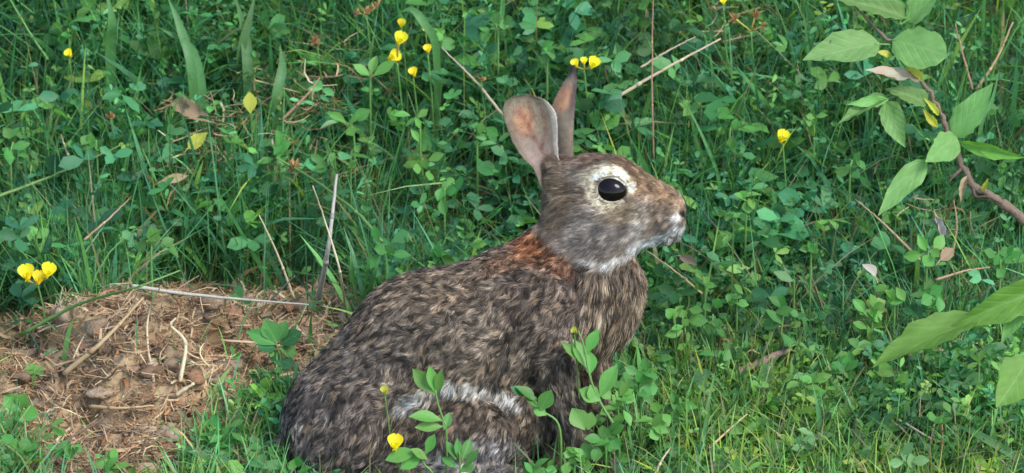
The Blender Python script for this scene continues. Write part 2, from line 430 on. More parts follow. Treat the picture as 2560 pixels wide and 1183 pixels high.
EARS = []
EARS.append(ear([(1352, 470), (1334, 424), (1312, 402), (1288, 368), (1270, 328), (1257, 288), (1263, 260), (1286, 244), (1314, 240)],
                [(1412, 462), (1402, 430), (1396, 400), (1393, 370), (1393, 335), (1392, 304), (1384, 276), (1360, 252), (1326, 241)], 36, 82, 26, -14, 9))
EARS.append(ear([(1396, 462), (1394, 410), (1386, 340), (1377, 290), (1385, 255), (1402, 220), (1419, 190), (1430, 167)],
                [(1442, 462), (1434, 400), (1433, 340), (1436, 285), (1440, 235), (1443, 200), (1441, 176), (1436, 162)], -25, -30, -30, 26, 9))

# colour of the coat by place on the animal (photo-pixel units)
JX = [1330, 1350, 1380, 1440, 1520, 1590, 1640, 1722]; JY = [552, 575, 612, 655, 672, 634, 614, 580]
def is_head(p): return sstep(8, -8, p[:, 1] - np.interp(p[:, 0], JX, JY)) * sstep(1338, 1352, p[:, 0])
def mixc(c, w, col): return c * (1 - w[:, None]) + np.asarray(col)[None] * w[:, None]
def blob(p, cx, cy, rx, ry, soft=0.35, rot=0):
    x, y = p[:, 0] - cx, p[:, 1] - cy
    if rot:
        ca, sa = math.cos(math.radians(rot)), math.sin(math.radians(rot)); x, y = x * ca + y * sa, -x * sa + y * ca
    d = np.sqrt((x / rx) ** 2 + (y / ry) ** 2); return sstep(1 + soft, 1 - soft, d)
def line_w(p, pts, width):
    pts = np.asarray(pts, float); best = np.full(len(p), 1e9)
    for a, b in zip(pts[:-1], pts[1:]):
        d = b - a; t = np.clip(((p[:, :2] - a) @ d) / (d @ d), 0, 1)
        best = np.minimum(best, np.linalg.norm(p[:, :2] - a - t[:, None] * d, axis=1))
    return sstep(width, width * 0.35, best)

def coat(p):
    """p (N,3) photo-pixel units -> linear colour, brightness spread"""
    N = len(p)
    nz1 = vnoise(p / 90.0, 11); nz2 = vnoise(p / 34.0, 12); nz3 = vnoise(p / 14.0, 13)
    c = np.repeat(srgb(121, 109, 94)[None], N, 0)
    c = mixc(c, sstep(0.45, 0.8, nz1) * 0.6, srgb(132, 113, 92))
    c = mixc(c, sstep(700, 1050, p[:, 1]) * sstep(1150, 850, p[:, 0]) * 0.6, srgb(112, 103, 100))
    c = mixc(c, sstep(1180, 1330, p[:, 0]) * sstep(900, 720, p[:, 1]) * 0.5, srgb(126, 106, 92))
    # chest and throat
    c = mixc(c, sstep(1420, 1500, p[:, 0]) * sstep(1000, 800, p[:, 1]) * 0.85, srgb(146, 128, 106))
    c = mixc(c, blob(p, 1395, 800, 70, 120, 0.5, 25) * 0.5, srgb(110, 98, 88))
    # nape
    c = mixc(c, blob(p, 1335, 622, 46, 38, 0.5, 20) * 0.9, srgb(168, 106, 66))
    c = mixc(c, blob(p, 1398, 660, 46, 28, 0.5, 40) * 0.65, srgb(128, 82, 54))
    c = mixc(c, blob(p, 1270, 655, 60, 24, 0.6, -20) * 0.5, srgb(150, 106, 74))
    # lower flank line and pale belly
    c = mixc(c, line_w(p, [(1010, 1012), (1060, 985), (1120, 962), (1170, 972), (1230, 978), (1290, 1005)], 28) * (p[:, 2] > 0) * 0.85, srgb(204, 198, 186))
    c = mixc(c, blob(p, 1190, 1130, 130, 52, 0.5) * (p[:, 2] > 60) * 0.7, srgb(150, 146, 146))
    c = mixc(c, blob(p, 1140, 1040, 110, 50, 0.5) * (p[:, 2] > 60) * 0.5, srgb(120, 102, 88))
    # head
    hd = is_head(p)
    h = np.repeat(srgb(146, 128, 108)[None], N, 0)
    h = mixc(h, blob(p, 1500, 405, 120, 34, 0.5, 12) * 0.8, srgb(124, 100, 82))
    h = mixc(h, blob(p, 1625, 468, 90, 34, 0.5, 32) * 0.8, srgb(158, 128, 96))
    h = mixc(h, blob(p, 1480, 580, 115, 70, 0.5) * 0.8, srgb(140, 132, 124)); h = mixc(h, blob(p, 1660, 560, 60, 34, 0.6) * 0.5, srgb(160, 150, 138))
    h = mixc(h, blob(p, 1395, 520, 40, 70, 0.5) * 0.6, srgb(156, 132, 104))
    h = mixc(h, blob(p, 1600, 560, 22, 60, 0.6, 15) * 0.55, srgb(196, 190, 180))
    h = mixc(h, blob(p, 1655, 540, 46, 40, 0.5) * 0.6, srgb(150, 130, 108))
    h = mixc(h, line_w(p, [(1590, 620), (1640, 606), (1700, 578)], 26) * 0.9, srgb(206, 206, 200))
    h = mixc(h, line_w(p, [(1455, 655), (1520, 664), (1585, 635)], 18) * 0.85, srgb(214, 210, 200))
    h = mixc(h, blob(p, 1688, 548, 12, 15, 0.6) * 0.55, srgb(208, 206, 202))
    h = mixc(h, blob(p, 1450, 440, 20, 30, 0.6) * 0.4, srgb(190, 182, 166))
    h = mixc(h, line_w(p, [(1470, 445), (1480, 495), (1510, 522), (1545, 505)], 18) * 0.9, srgb(230, 216, 186))
    h = mixc(h, line_w(p, [(1480, 440), (1520, 428), (1553, 440), (1574, 470)], 22) * 1.0, srgb(244, 232, 202))
    h = mixc(h, blob(p, 1555, 535, 45, 22, 0.6) * 0.5, srgb(184, 160, 122))
    ring = np.abs(np.sqrt(((p[:, 0] - EYE[0]) / 40) ** 2 + ((p[:, 1] - EYE[1]) / 34) ** 2) - 0.97)
    h = mixc(h, sstep(0.10, 0.04, ring) * 0.7, srgb(50, 42, 38))
    h = mixc(h, blob(p, 1508, 570, 10, 9, 0.5) * 0.6, srgb(84, 80, 80))
    h = mixc(h, blob(p, 1705, 536, 12, 8, 0.4, 35), srgb(44, 38, 38))
    c = c * (1 - hd[:, None]) + h * hd[:, None]
    spread = 1.0 - 0.38 * hd
    # agouti mottling
    nz4 = vnoise(p / 7.0, 14); m1 = (nz2 - 0.5) * 0.75 + (nz3 - 0.5) * 1.3 + (nz4 - 0.5) * 1.1
    c = c * np.exp(m1 * spread * 1.35)[:, None]
    return np.clip(c, 0.004, 0.9), spread

ev_all, eq_all, ec_all = [], [], []
off = len(rv); ear_meta = []
for ei, (v_, q_, t_, s_, fr) in enumerate(EARS):
    c_ = np.repeat(srgb(156, 142, 122)[None], len(v_), 0)
    if ei == 0:
        c_ = mixc(c_, sstep(0.62, 0.25, t_) * 0.7, srgb(172, 150, 140))
        c_ = mixc(c_, blob(v_, 1310, 305, 24, 34, 0.6, -15) * 0.8, srgb(200, 148, 112))  # orange glow of light through the thin ear, painted in
        for vp in ([(1385, 430), (1350, 370), (1322, 320), (1300, 275)], [(1352, 372), (1365, 320), (1352, 280)], [(1335, 345), (1296, 335), (1276, 310)], [(1322, 320), (1330, 285), (1322, 258)], [(1310, 297), (1285, 280)]):
            c_ = mixc(c_, line_w(v_, vp, 8) * 0.45, srgb(140, 92, 80))
        c_ = mixc(c_, sstep(-0.6, -0.95, s_) * 0.5, srgb(116, 104, 84))
        c_ = mixc(c_, sstep(0.74, 0.92, s_) * sstep(0.95, 0.75, t_), srgb(214, 208, 196))
    else:
        c_ = mixc(c_, blob(v_, 1408, 245, 24, 38, 0.4, 25) * 0.95, srgb(206, 158, 124))  # backlit orange of the far ear, put into the colour
        c_ = mixc(c_, sstep(0.1, 0.7, s_) * sstep(0.4, 0.7, t_) * 0.8, srgb(84, 74, 78))
        c_ = mixc(c_, sstep(0.86, 0.97, t_) * 0.9, srgb(58, 52, 56))
        c_ = mixc(c_, sstep(0.5, 0.3, t_) * 0.5, srgb(120, 106, 92))
    c_ *= (0.85 + 0.3 * vnoise(v_ / 12.0, 5))[:, None]
    ev_all.append(v_); eq_all.append(q_ + off); ec_all.append(c_); ear_meta.append((off, len(v_), t_, s_, fr)); off += len(v_)

bc, _ = coat(rv)
allv = np.concatenate([rv] + ev_all); allq = np.concatenate([rq] + eq_all); allc = np.concatenate([bc * 0.75] + ec_all)
wv = V(allv[:, 0], allv[:, 1], allv[:, 2] * S)
base_r = at(1180, 1180, 0.0)
base_r = np.array([V(1150, 1000)[0], 0.0, 0.0]); base_r[1] = -0.03; base_r[2] = float(ground_z(base_r[0], base_r[1]))
rm = big_mesh('rabbit_body', wv - base_r, quads=allq, cols=allc)
bmm = bmesh.new(); bmm.from_mesh(rm); bmesh.ops.recalc_face_normals(bmm, faces=bmm.faces); bmm.to_mesh(rm); bmm.free()
mi = np.zeros(len(rm.polygons), np.int32); mi[len(rq):] = 1; rm.polygons.foreach_set('material_index', mi)

ms, n, l, bs, out = new_mat('rabbit_skin')
a = n.new('ShaderNodeAttribute'); a.attribute_name = 'col'; l.new(a.outputs['Color'], bs.inputs['Base Color'])
bs.inputs['Roughness'].default_value = 0.9; bs.inputs['Specular IOR Level'].default_value = 0.1
M['ear'] = leafy('rabbit_ear', attr=True, var=0.12, trans=0.45, rough=0.65, spec=0.15, noise_scale=180, tint=(1.1, 0.75, 0.55))
rabbit = thing('rabbit', 'wild brown cottontail rabbit sitting upright in the grass, looking towards the leafy branch', 'rabbit', base_r)
body = link('body', rm, ms, rabbit); rm.materials.append(M['ear'])

# eyes
m_eye, n, l, bs, out = new_mat('rabbit_eye')
bs.inputs['Base Color'].default_value = (0.006, 0.004, 0.004, 1); bs.inputs['Roughness'].default_value = 0.07; bs.inputs['Specular IOR Level'].default_value = 0.22
for sgn in (1, -1):
    ws = np.linspace(150, 0, 301); dd = head_sdf((np.full(301, EYE[0]), np.full(301, EYE[1]), WH + sgn * ws))
    wsurf = WH + sgn * ws[np.argmax(dd < 0)]
    th, ph = np.meshgrid(np.linspace(0, math.pi, 21), np.linspace(0, 2 * math.pi, 33)[:-1], indexing='ij')
    ex = np.sin(th) * np.cos(ph); ey = np.sin(th) * np.sin(ph); ez = np.cos(th)
    ca, sa = math.cos(math.radians(8)), math.sin(math.radians(8))
    lx, ly = ex * 39, ey * 32.5 * (1 - 0.12 * ex)
    pts = np.stack([EYE[0] + lx * ca - ly * sa, EYE[1] + lx * sa + ly * ca, wsurf - sgn * 15 + ez * 26], -1).reshape(-1, 3)
    ii = np.arange(21 * 32).reshape(21, 32); qe = []
    for i in range(20):
        for k in range(32): qe.append((ii[i, k], ii[i + 1, k], ii[i + 1, (k + 1) % 32], ii[i, (k + 1) % 32]))
    em = big_mesh('eye', V(pts[:, 0], pts[:, 1], pts[:, 2] * S) - base_r, quads=np.array(qe))
    bmm = bmesh.new(); bmm.from_mesh(em); bmesh.ops.remove_doubles(bmm, verts=bmm.verts, dist=1e-7); bmesh.ops.recalc_face_normals(bmm, faces=bmm.faces); bmm.to_mesh(em); bmm.free()
    link('eye', em, m_eye, rabbit)

# ---- fur
def fur():
    rm.calc_loop_triangles()
    nt3 = len(rm.loop_triangles)
    tri = np.empty(nt3 * 3, np.int32); rm.loop_triangles.foreach_get('vertices', tri); tri = tri.reshape(-1, 3)
    co = np.empty(len(rm.vertices) * 3, np.float32); rm.vertices.foreach_get('co', co); co = co.reshape(-1, 3).astype(float)
    nr = np.empty(len(rm.vertices) * 3, np.float32); rm.vertices.foreach_get('normal', nr); nr = nr.reshape(-1, 3).astype(float)
    cc = allv[tri].mean(1)                              # px units
    e1 = co[tri[:, 1]] - co[tri[:, 0]]; e2 = co[tri[:, 2]] - co[tri[:, 0]]
    area = 0.5 * np.linalg.norm(np.cross(e1, e2), axis=1)
    fn = nr[tri].mean(1); tw = fn @ TOW
    isear = tri[:, 0] >= len(rv)
    hd = is_head(cc)
    dens = np.where(tw > -0.25, 1.0, 0.3) * (1 + 1.3 * hd)
    dens = np.where(isear, 0.9, dens)
    dens *= np.where(cc[:, 1] > 1215, 0.2, 1)
    pr = area * dens; pr /= pr.sum()
    N = 240000
    ti = rng.choice(nt3, N, p=pr)
    u = rng.random(N); v = rng.random(N); fl = u + v > 1; u[fl] = 1 - u[fl]; v[fl] = 1 - v[fl]
    b = np.stack([1 - u - v, u, v], 1)
    P = (co[tri[ti]] * b[:, :, None]).sum(1); Nn = (nr[tri[ti]] * b[:, :, None]).sum(1); Nn /= np.linalg.norm(Nn, axis=1)[:, None] + 1e-9
    Q = (allv[tri[ti]] * b[:, :, None]).sum(1); E = isear[ti]
    eyed = np.sqrt(((Q[:, 0] - EYE[0]) / 40) ** 2 + ((Q[:, 1] - EYE[1]) / 33) ** 2)
    keep = ~((eyed < 0.98) & ~E) & ~((np.hypot(Q[:, 0] - 1705, Q[:, 1] - 536) < 10) & ~E)
    # on the ears only some hairs
    keep &= ~(E & (rng.random(N) < 0.25))
    P, Nn, Q, E, eyed, ti, b = P[keep], Nn[keep], Q[keep], E[keep], eyed[keep], ti[keep], b[keep]; N = len(P)
    hd = is_head(Q) * (~E)
    # flow in photo axes (x right, y down, w)
    fl_ = np.zeros((N, 3)); fl_[:, 0] = -0.72; fl_[:, 1] = 0.62
    lowr = sstep(900, 1100, Q[:, 1])[:, None]; fl_ = fl_ * (1 - lowr * 0.4) + np.array([-0.35, 0.9, 0]) * lowr * 0.4
    ch = (sstep(1400, 1500, Q[:, 0]) * sstep(640, 700, Q[:, 1]))[:, None]; fl_ = fl_ * (1 - ch) + np.array([-0.15, 1, 0.05]) * ch
    leg = (sstep(1330, 1390, Q[:, 0]) * sstep(860, 950, Q[:, 1]))[:, None]; fl_ = fl_ * (1 - leg) + np.array([0.25, 1, 0.0]) * leg
    hv = Q - np.array([1735, 520, WH]); hv /= np.linalg.norm(hv, axis=1)[:, None] + 1e-9; hv[:, 1] += 0.22
    fl_ = fl_ * (1 - hd[:, None]) + hv * hd[:, None]
    nape = blob(Q, 1330, 625, 80, 60, 0.5)[:, None] * (1 - hd[:, None]); fl_ = fl_ * (1 - nape) + np.array([-0.9, 0.55, 0]) * nape
    fl_[E] = np.array([-0.15, -1, 0.0])
    # wandering
    wob = np.stack([vnoise(Q / 24, 21) - 0.5, vnoise(Q / 24, 22) - 0.5, vnoise(Q / 24, 23) - 0.5], 1)
    fl_ = fl_ + wob * np.where(hd > 0.5, 0.9, np.where(ch[:, 0] > 0.5, 0.7, 1.9))[:, None]
    Fw = fl_[:, :1] * RIGHT - fl_[:, 1:2] * UP + fl_[:, 2:3] * TOW
    T = Fw - Nn * (Fw * Nn).sum(1)[:, None]; T /= np.linalg.norm(T, axis=1)[:, None] + 1e-9
    # length (px)
    Ln = np.full(N, 21.0)
    Ln = Ln * (1 - ch[:, 0]) + 34 * ch[:, 0]
    Ln = Ln * (1 - leg[:, 0]) + 22 * leg[:, 0]
    hl = 22 - 13 * sstep(1560, 1660, Q[:, 0]); hl = np.where(eyed < 1.8, 7.0, hl); hl = np.where(Q[:, 0] > 1685, 4.0, hl); hl = np.where(Q[:, 1] > np.interp(Q[:, 0], JX, JY) - 45, np.maximum(hl, 14), hl)
    hl = np.where((Q[:, 1] < 400) & (Q[:, 0] > 1430), 10, hl)
    Ln = Ln * (1 - hd) + hl * hd
    Ln = np.where(E, 6.0, Ln)
    Ln *= 0.55 + 0.9 * rng.random(N) ** 1.4
    lift = np.where(E, 0.25, np.where(hd > 0.5, 0.35, 0.42)) + 0.25 * (rng.random(N) - 0.5)
    # clumps
    spacing = np.where(hd > 0.5, 1.0, 1.0)
    NC = N // 13; ci = rng.choice(N, NC, replace=False)
    kd = kdtree.KDTree(NC)
    for k, i in enumerate(ci): kd.insert(P[i], k)
    kd.balance()
    nearest = np.fromiter((kd.find(p)[1] for p in P), np.int64, N); g = ci[nearest]
    K = 5; ts = np.linspace(0, 1, K)
    D0 = T + Nn * lift[:, None]; D0 /= np.linalg.norm(D0, axis=1)[:, None]
    D0 += 0.12 * rng.standard_normal((N, 3))
    L = (Ln * S)[:, None]
    pts = np.empty((N, K, 3))
    for k, t in enumerate(ts):
        pts[:, k] = P + D0 * L * t - Nn * (0.22 * L * t * t) + np.array([0, 0, -1.0]) * (0.08 * L * t * t)
    tipg = pts[g]
    cl = np.where(E, 0.0, np.where(hd > 0.5, 0.35, 0.6))[:, None] * (0.6 + 0.4 * rng.random((N, 1)))
    for k, t in enumerate(ts):
        w_ = cl * t ** 1.3
        pts[:, k] = pts[:, k] * (1 - w_) + tipg[:, k] * w_
    # colour
    base, spread = coat(Q)
    ecol = (allc[tri[ti]] * b[:, :, None]).sum(1)
    base = np.where(E[:, None], ecol * 0.95, base)
    clr = rng.random(NC)[nearest]; ind = rng.random(N)
    sp = np.where(E, 0.25, spread)
    fac = np.where(sp > 0.6, 0.70, 0.90) * np.exp(((clr - 0.5) * 1.5 + (ind - 0.5) * 0.9) * sp) * np.where(E, 1, 1)
    colr = np.empty((N, K, 3), np.float32)
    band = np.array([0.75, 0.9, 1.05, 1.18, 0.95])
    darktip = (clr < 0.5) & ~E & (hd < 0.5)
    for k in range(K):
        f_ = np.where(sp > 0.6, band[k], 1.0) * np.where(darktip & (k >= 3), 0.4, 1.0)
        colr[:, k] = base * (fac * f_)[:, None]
    tan = (clr > 0.9) & (hd < 0.5) & ~E
    colr[tan] = colr[tan] * 0.55 + 0.45 * srgb(172, 142, 104) * 0.9
    colr = np.clip(colr, 0.003, 0.85)
    cu = bpy.data.hair_curves.new('fur'); cu.add_curves([K] * N)
    cu.attributes['position'].data.foreach_set('vector', pts.astype(np.float32).ravel())
    ra = cu.attributes.get('radius') or cu.attributes.new('radius', 'FLOAT', 'POINT')
    rr = np.array([1.0, 1.0, 0.85, 0.6, 0.2])[None] * np.where(E, 0.00010, np.where(hd > 0.5, 0.00013, 0.00015))[:, None]
    ra.data.foreach_set('value', rr.astype(np.float32).ravel())
    ca_ = cu.attributes.new('col', 'FLOAT_COLOR', 'POINT')
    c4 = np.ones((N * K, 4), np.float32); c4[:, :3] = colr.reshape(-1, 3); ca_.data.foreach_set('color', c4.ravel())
    mf, n, l, bs, out = new_mat('rabbit_fur')
    a = n.new('ShaderNodeAttribute'); a.attribute_name = 'col'; l.new(a.outputs['Color'], bs.inputs['Base Color'])
    bs.inputs['Roughness'].default_value = 0.6; bs.inputs['Specular IOR Level'].default_value = 0.25
    tr = n.new('ShaderNodeBsdfTranslucent'); l.new(a.outputs['Color'], tr.inputs['Color'])
    mx = n.new('ShaderNodeMixShader'); mx.inputs['Fac'].default_value = 0.25; l.new(bs.outputs[0], mx.inputs[1]); l.new(tr.outputs[0], mx.inputs[2]); l.new(mx.outputs[0], out.inputs['Surface'])
    cu.materials.append(mf)
    o = bpy.data.objects.new('fur', cu); C.objects.link(o); o.parent = body
fur()

# ------------------------------------------------------------------ ground cover
def poly_ground(poly): return np.array([at(x, y, 0)[:2] for x, y in poly])
def inside(x, y, poly):
    r = np.zeros(len(x), bool); n_ = len(poly)
    for i in range(n_):
        x1, y1 = poly[i]; x2, y2 = poly[(i + 1) % n_]
        c_ = ((y1 > y) != (y2 > y)) & (x < (x2 - x1) * (y - y1) / (y2 - y1 + 1e-12) + x1); r ^= c_
    return r
STRAW_POLY = poly_ground([(-60, 870), (0, 850), (90, 800), (200, 750), (420, 728), (640, 745), (900, 735), (960, 790), (930, 900), (850, 960), (760, 1010), (660, 1010), (560, 1080), (470, 1140), (440, 1260), (120, 1260), (90, 1130), (-60, 1100)])

def footprint(x, y, margin):
    """True where a plant base would be inside the rabbit"""
    z = ground_z(x, y); r = np.zeros(len(x), bool)
    for dz in (0.008, 0.025, 0.05):
        p = np.stack([x, y, z + dz], 1)
        P_ = (p @ RIGHT / S + 1280, 591.5 - p @ UP / S, p @ TOW / S)
        r |= body_sdf(P_) < margin
    return r

def scatter(n_, x0, x1, y0, y1):
    return rng.uniform(x0, x1, n_), rng.uniform(y0, y1, n_)

def plant_height(x, y):
    """typical height of the sward, metres"""
    h = 0.035 + 0.045 * sstep(0.02, 0.35, y)
    h = h - 0.016 * sstep(-0.02, -0.12, y)
    return h * (0.55 + 0.9 * noise2(x, y, 8, 31))

PAL = np.array([[0.045, 0.165, 0.045], [0.040, 0.150, 0.070], [0.10, 0.25, 0.045], [0.025, 0.095, 0.04], [0.08, 0.22, 0.085], [0.17, 0.28, 0.05]])
def greens(n_, x, y, bright=0.0):
    i = rng.choice(len(PAL), n_, p=[0.27, 0.20, 0.19, 0.15, 0.14, 0.05]); j = rng.choice(len(PAL), n_, p=[0.3, 0.25, 0.12, 0.2, 0.1, 0.03])
    t = rng.random(n_)[:, None] * 0.6; c_ = (PAL[i] * (1 - t) + PAL[j] * t) * np.exp(rng.normal(0.05, 0.28, n_))[:, None]
    pn = noise2(x, y, 9, 41)
    c_ = c_ * (0.7 + 0.6 * pn)[:, None]
    yl = sstep(0.60, 0.85, noise2(x, y, 6, 43))[:, None]; c_ = c_ * (1 - yl * 0.6) + c_ * np.array([1.6, 1.15, 0.7]) * yl * 0.6
    fr = sstep(0.16, -0.05, y)[:, None]; c_ = c_ * (1 - fr + fr * np.array([1.35, 1.18, 1.0]))   # yellower green, with brighter light on the level ground put into the colour
    bk = sstep(0.10, 0.32, y)[:, None]      # dimmer light on the bank put into the leaf colour
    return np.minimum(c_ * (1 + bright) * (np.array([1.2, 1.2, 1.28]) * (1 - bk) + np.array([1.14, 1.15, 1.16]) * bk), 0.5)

def blades(x, y, z, L, Wd, az, lean, bend, cols, twist=None, rows=5):
    n_ = len(x); ts = np.linspace(0, 1, rows)
    d = np.stack([np.cos(az), np.sin(az), np.zeros(n_)], 1)
    up = np.array([0, 0, 1.0])[None] * np.cos(lean)[:, None] + d * np.sin(lean)[:, None]
    fa = rng.uniform(0, 2 * math.pi, n_)
    side = np.stack([np.cos(fa), np.sin(fa), np.zeros(n_)], 1)
    side -= up * (side * up).sum(1)[:, None]; side /= np.linalg.norm(side, axis=1)[:, None] + 1e-9
    base = np.stack([x, y, z], 1); verts = np.empty((n_, rows * 2 - 1, 3)); wp = np.array([0.7, 1.0, 0.95, 0.7, 0.0]) if rows == 5 else np.linspace(1, 0, rows)
    for k, t in enumerate(ts):
        c_ = base + up * (L * t)[:, None] + (d * 0.9 - np.array([0, 0, 0.75])) * (L * bend * t * t)[:, None]
        if k < rows - 1:
            verts[:, 2 * k] = c_ + side * (Wd * wp[k] / 2)[:, None]; verts[:, 2 * k + 1] = c_ - side * (Wd * wp[k] / 2)[:, None]
        else: verts[:, 2 * k] = c_
    nv = rows * 2 - 1; o_ = (np.arange(n_) * nv)[:, None]
    qs = np.concatenate([o_ + np.array([2 * k, 2 * k + 1, 2 * k + 3, 2 * k + 2])[None] for k in range(rows - 2)])
    k = rows - 2; tr = o_ + np.array([2 * k, 2 * k + 1, 2 * k + 2])[None]
    cv = np.repeat(cols[:, None], nv, 1)
    return verts.reshape(-1, 3), tr, qs, cv.reshape(-1, 3)

def leaflets(base, d, nrm, L, Wd, fold, curl, cols):
    """8-vertex leaflets, folded along the midrib"""
    n_ = len(base); d = d / (np.linalg.norm(d, axis=1)[:, None] + 1e-9)
    side = np.cross(d, nrm); side /= np.linalg.norm(side, axis=1)[:, None] + 1e-9; nn = np.cross(side, d)
    T = [(0, 0), (0.36, -0.80), (0.36, 0), (0.36, 0.80), (0.74, -0.92), (0.76, 0), (0.74, 0.92), (1.0, 0)]
    verts = np.empty((n_, 8, 3))
    for k, (t, sx) in enumerate(T):
        verts[:, k] = base + d * (L * t)[:, None] + side * (Wd * 0.5 * sx)[:, None] + nn * (fold * Wd * abs(sx) * 0.5 + curl * L * t * t)[:, None]
    o_ = (np.arange(n_) * 8)[:, None]
    tr = np.concatenate([o_ + np.array(f)[None] for f in ((0, 2, 1), (0, 3, 2), (4, 5, 7), (5, 6, 7))])
    qs = np.concatenate([o_ + np.array(f)[None] for f in ((1, 2, 5, 4), (2, 3, 6, 5))])
    return verts.reshape(-1, 3), tr, qs, np.repeat(cols[:, None], 8, 1).reshape(-1, 3)

def join(parts):
    vs_, ts_, qs_, cs_ = [], [], [], []; o_ = 0
    for v_, t_, q_, c_ in parts:
        vs_.append(v_); ts_.append(t_ + o_); qs_.append(q_ + o_); cs_.append(c_); o_ += len(v_)
    return np.concatenate(vs_), np.concatenate(ts_), np.concatenate(qs_), np.concatenate(cs_)

def filter_xy(x, y, straw_keep=0.06, margin=12):
    k = ~footprint(x, y, margin); st = inside(x, y, STRAW_POLY)
    k &= ~st | (rng.random(len(x)) < straw_keep)
    return x[k], y[k]

def sprigs_mass():
    parts = []
    xs, ys = [], []
    for n_, r in ((4600, (-0.47, 0.47, -0.16, 0.75)), (3400, (-0.95, 0.95, -0.35, 1.45))):
        a_, b_ = scatter(n_, *r); xs.append(a_); ys.append(b_)
    x, y = np.concatenate(xs), np.concatenate(ys)
    x, y = filter_xy(x, y)
    keep = rng.random(len(x)) < 0.15 + 1.1 * sstep(0.3, 0.62, noise2(x, y, 9, 51)) * (1 - np.where(x > 0.1, 0.45, 0.75) * sstep(0.10, -0.02, y)); x, y = x[keep], y[keep]
    n_ = len(x); z = ground_z(x, y)
    h = plant_height(x, y) * rng.uniform(0.45, 1.3, n_); az = rng.uniform(0, 2 * math.pi, n_); lean = np.abs(rng.normal(0, 0.32, n_))
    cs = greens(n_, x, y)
    top = np.stack([x + np.cos(az) * np.sin(lean) * h, y + np.sin(az) * np.sin(lean) * h, z + np.cos(lean) * h], 1); root = np.stack([x, y, z], 1)
    # stems as thin blades
    v_, t_, q_, c_ = blades(x, y, z, h * 1.02, np.full(n_, 0.0011), az, lean, np.zeros(n_), cs * np.array([1.3, 1.1, 0.9]), rows=3)
    parts.append((v_, t_, q_, c_))
    for node in range(3):
        has = rng.random(n_) < (1.0, 0.8, 0.55)[node]
        f = (1.0, 0.72, 0.48)[node]
        i = np.where(has)[0]; pos = root[i] + (top[i] - root[i]) * f
        a0 = rng.uniform(0, 2 * math.pi, len(i)); out_t = rng.uniform(0.005, 0.014, len(i))
        pos = pos + np.stack([np.cos(a0), np.sin(a0), 0.4 + 0 * a0], 1) * out_t[:, None]
        size = (0.0045 + 0.016 * rng.random(len(i)) ** 2.2) * (0.85 + 0.3 * sstep(0, 0.3, y[i]))
        tilt = rng.normal(0, 0.8, (len(i), 2))
        axis_n = np.stack([tilt[:, 0], tilt[:, 1] - 0.35, np.ones(len(i))], 1); axis_n /= np.linalg.norm(axis_n, axis=1)[:, None]
        nl = 3
        for k in range(nl):
            aa = a0 + (k - 1) * rng.uniform(0.9, 1.7, len(i))
            dd = np.stack([np.cos(aa), np.sin(aa), rng.uniform(-0.1, 0.7, len(i))], 1)
            dd -= axis_n * ((dd * axis_n).sum(1) * 0.5)[:, None]
            sz = size * rng.uniform(0.75, 1.15, len(i))
            parts.append(leaflets(pos, dd, axis_n, sz, sz * rng.uniform(0.34, 0.74, len(i)), rng.uniform(0.05, 0.5, len(i)), rng.uniform(-0.35, 0.1, len(i)), cs[i] * rng.uniform(0.8, 1.25, len(i))[:, None]))
    # fine feathery leaflets along thin stems
    x, y = scatter(7200, -0.5, 0.5, -0.16, 0.72); x, y = filter_xy(x, y, 0.02)
    keep = rng.random(len(x)) < 0.15 + 1.0 * sstep(0.38, 0.6, noise2(x, y, 7, 57)); x, y = x[keep], y[keep]; n_ = len(x); z = ground_z(x, y)
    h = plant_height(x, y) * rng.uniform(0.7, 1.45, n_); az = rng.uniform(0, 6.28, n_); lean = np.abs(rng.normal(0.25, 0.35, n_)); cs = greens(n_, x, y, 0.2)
    upv = np.stack([np.cos(az) * np.sin(lean), np.sin(az) * np.sin(lean), np.cos(lean)], 1); root = np.stack([x, y, z], 1)
    parts.append(blades(x, y, z, h, np.full(n_, 0.0009), az, lean, np.zeros(n_), cs * np.array([1.3, 1.1, 0.9]), rows=3))
    for k in range(11):
        f = rng.uniform(0.4, 1.0, n_); aa = rng.uniform(0, 6.28, n_)
        dd = np.stack([np.cos(aa), np.sin(aa), rng.uniform(0.1, 1.2, n_)], 1); nn = np.stack([rng.normal(0, 0.7, n_), rng.normal(-0.4, 0.7, n_), np.ones(n_)], 1)
        sz = rng.uniform(0.0045, 0.011, n_)
        parts.append(leaflets(root + upv * (h * f)[:, None], dd, nn, sz, sz * rng.uniform(0.3, 0.55, n_), rng.uniform(0, 0.5, n_), rng.uniform(-0.3, 0.1, n_), cs * rng.uniform(0.8, 1.3, n_)[:, None]))
    v_, t_, q_, c_ = join(parts)
    o = link('clover_ground_cover', big_mesh('clover_ground_cover', v_, t_, q_, c_), M['veg'])
    o['kind'] = 'stuff'; o['label'] = 'dense low clover and trefoil leaves carpeting the bank'; o['category'] = 'ground cover'

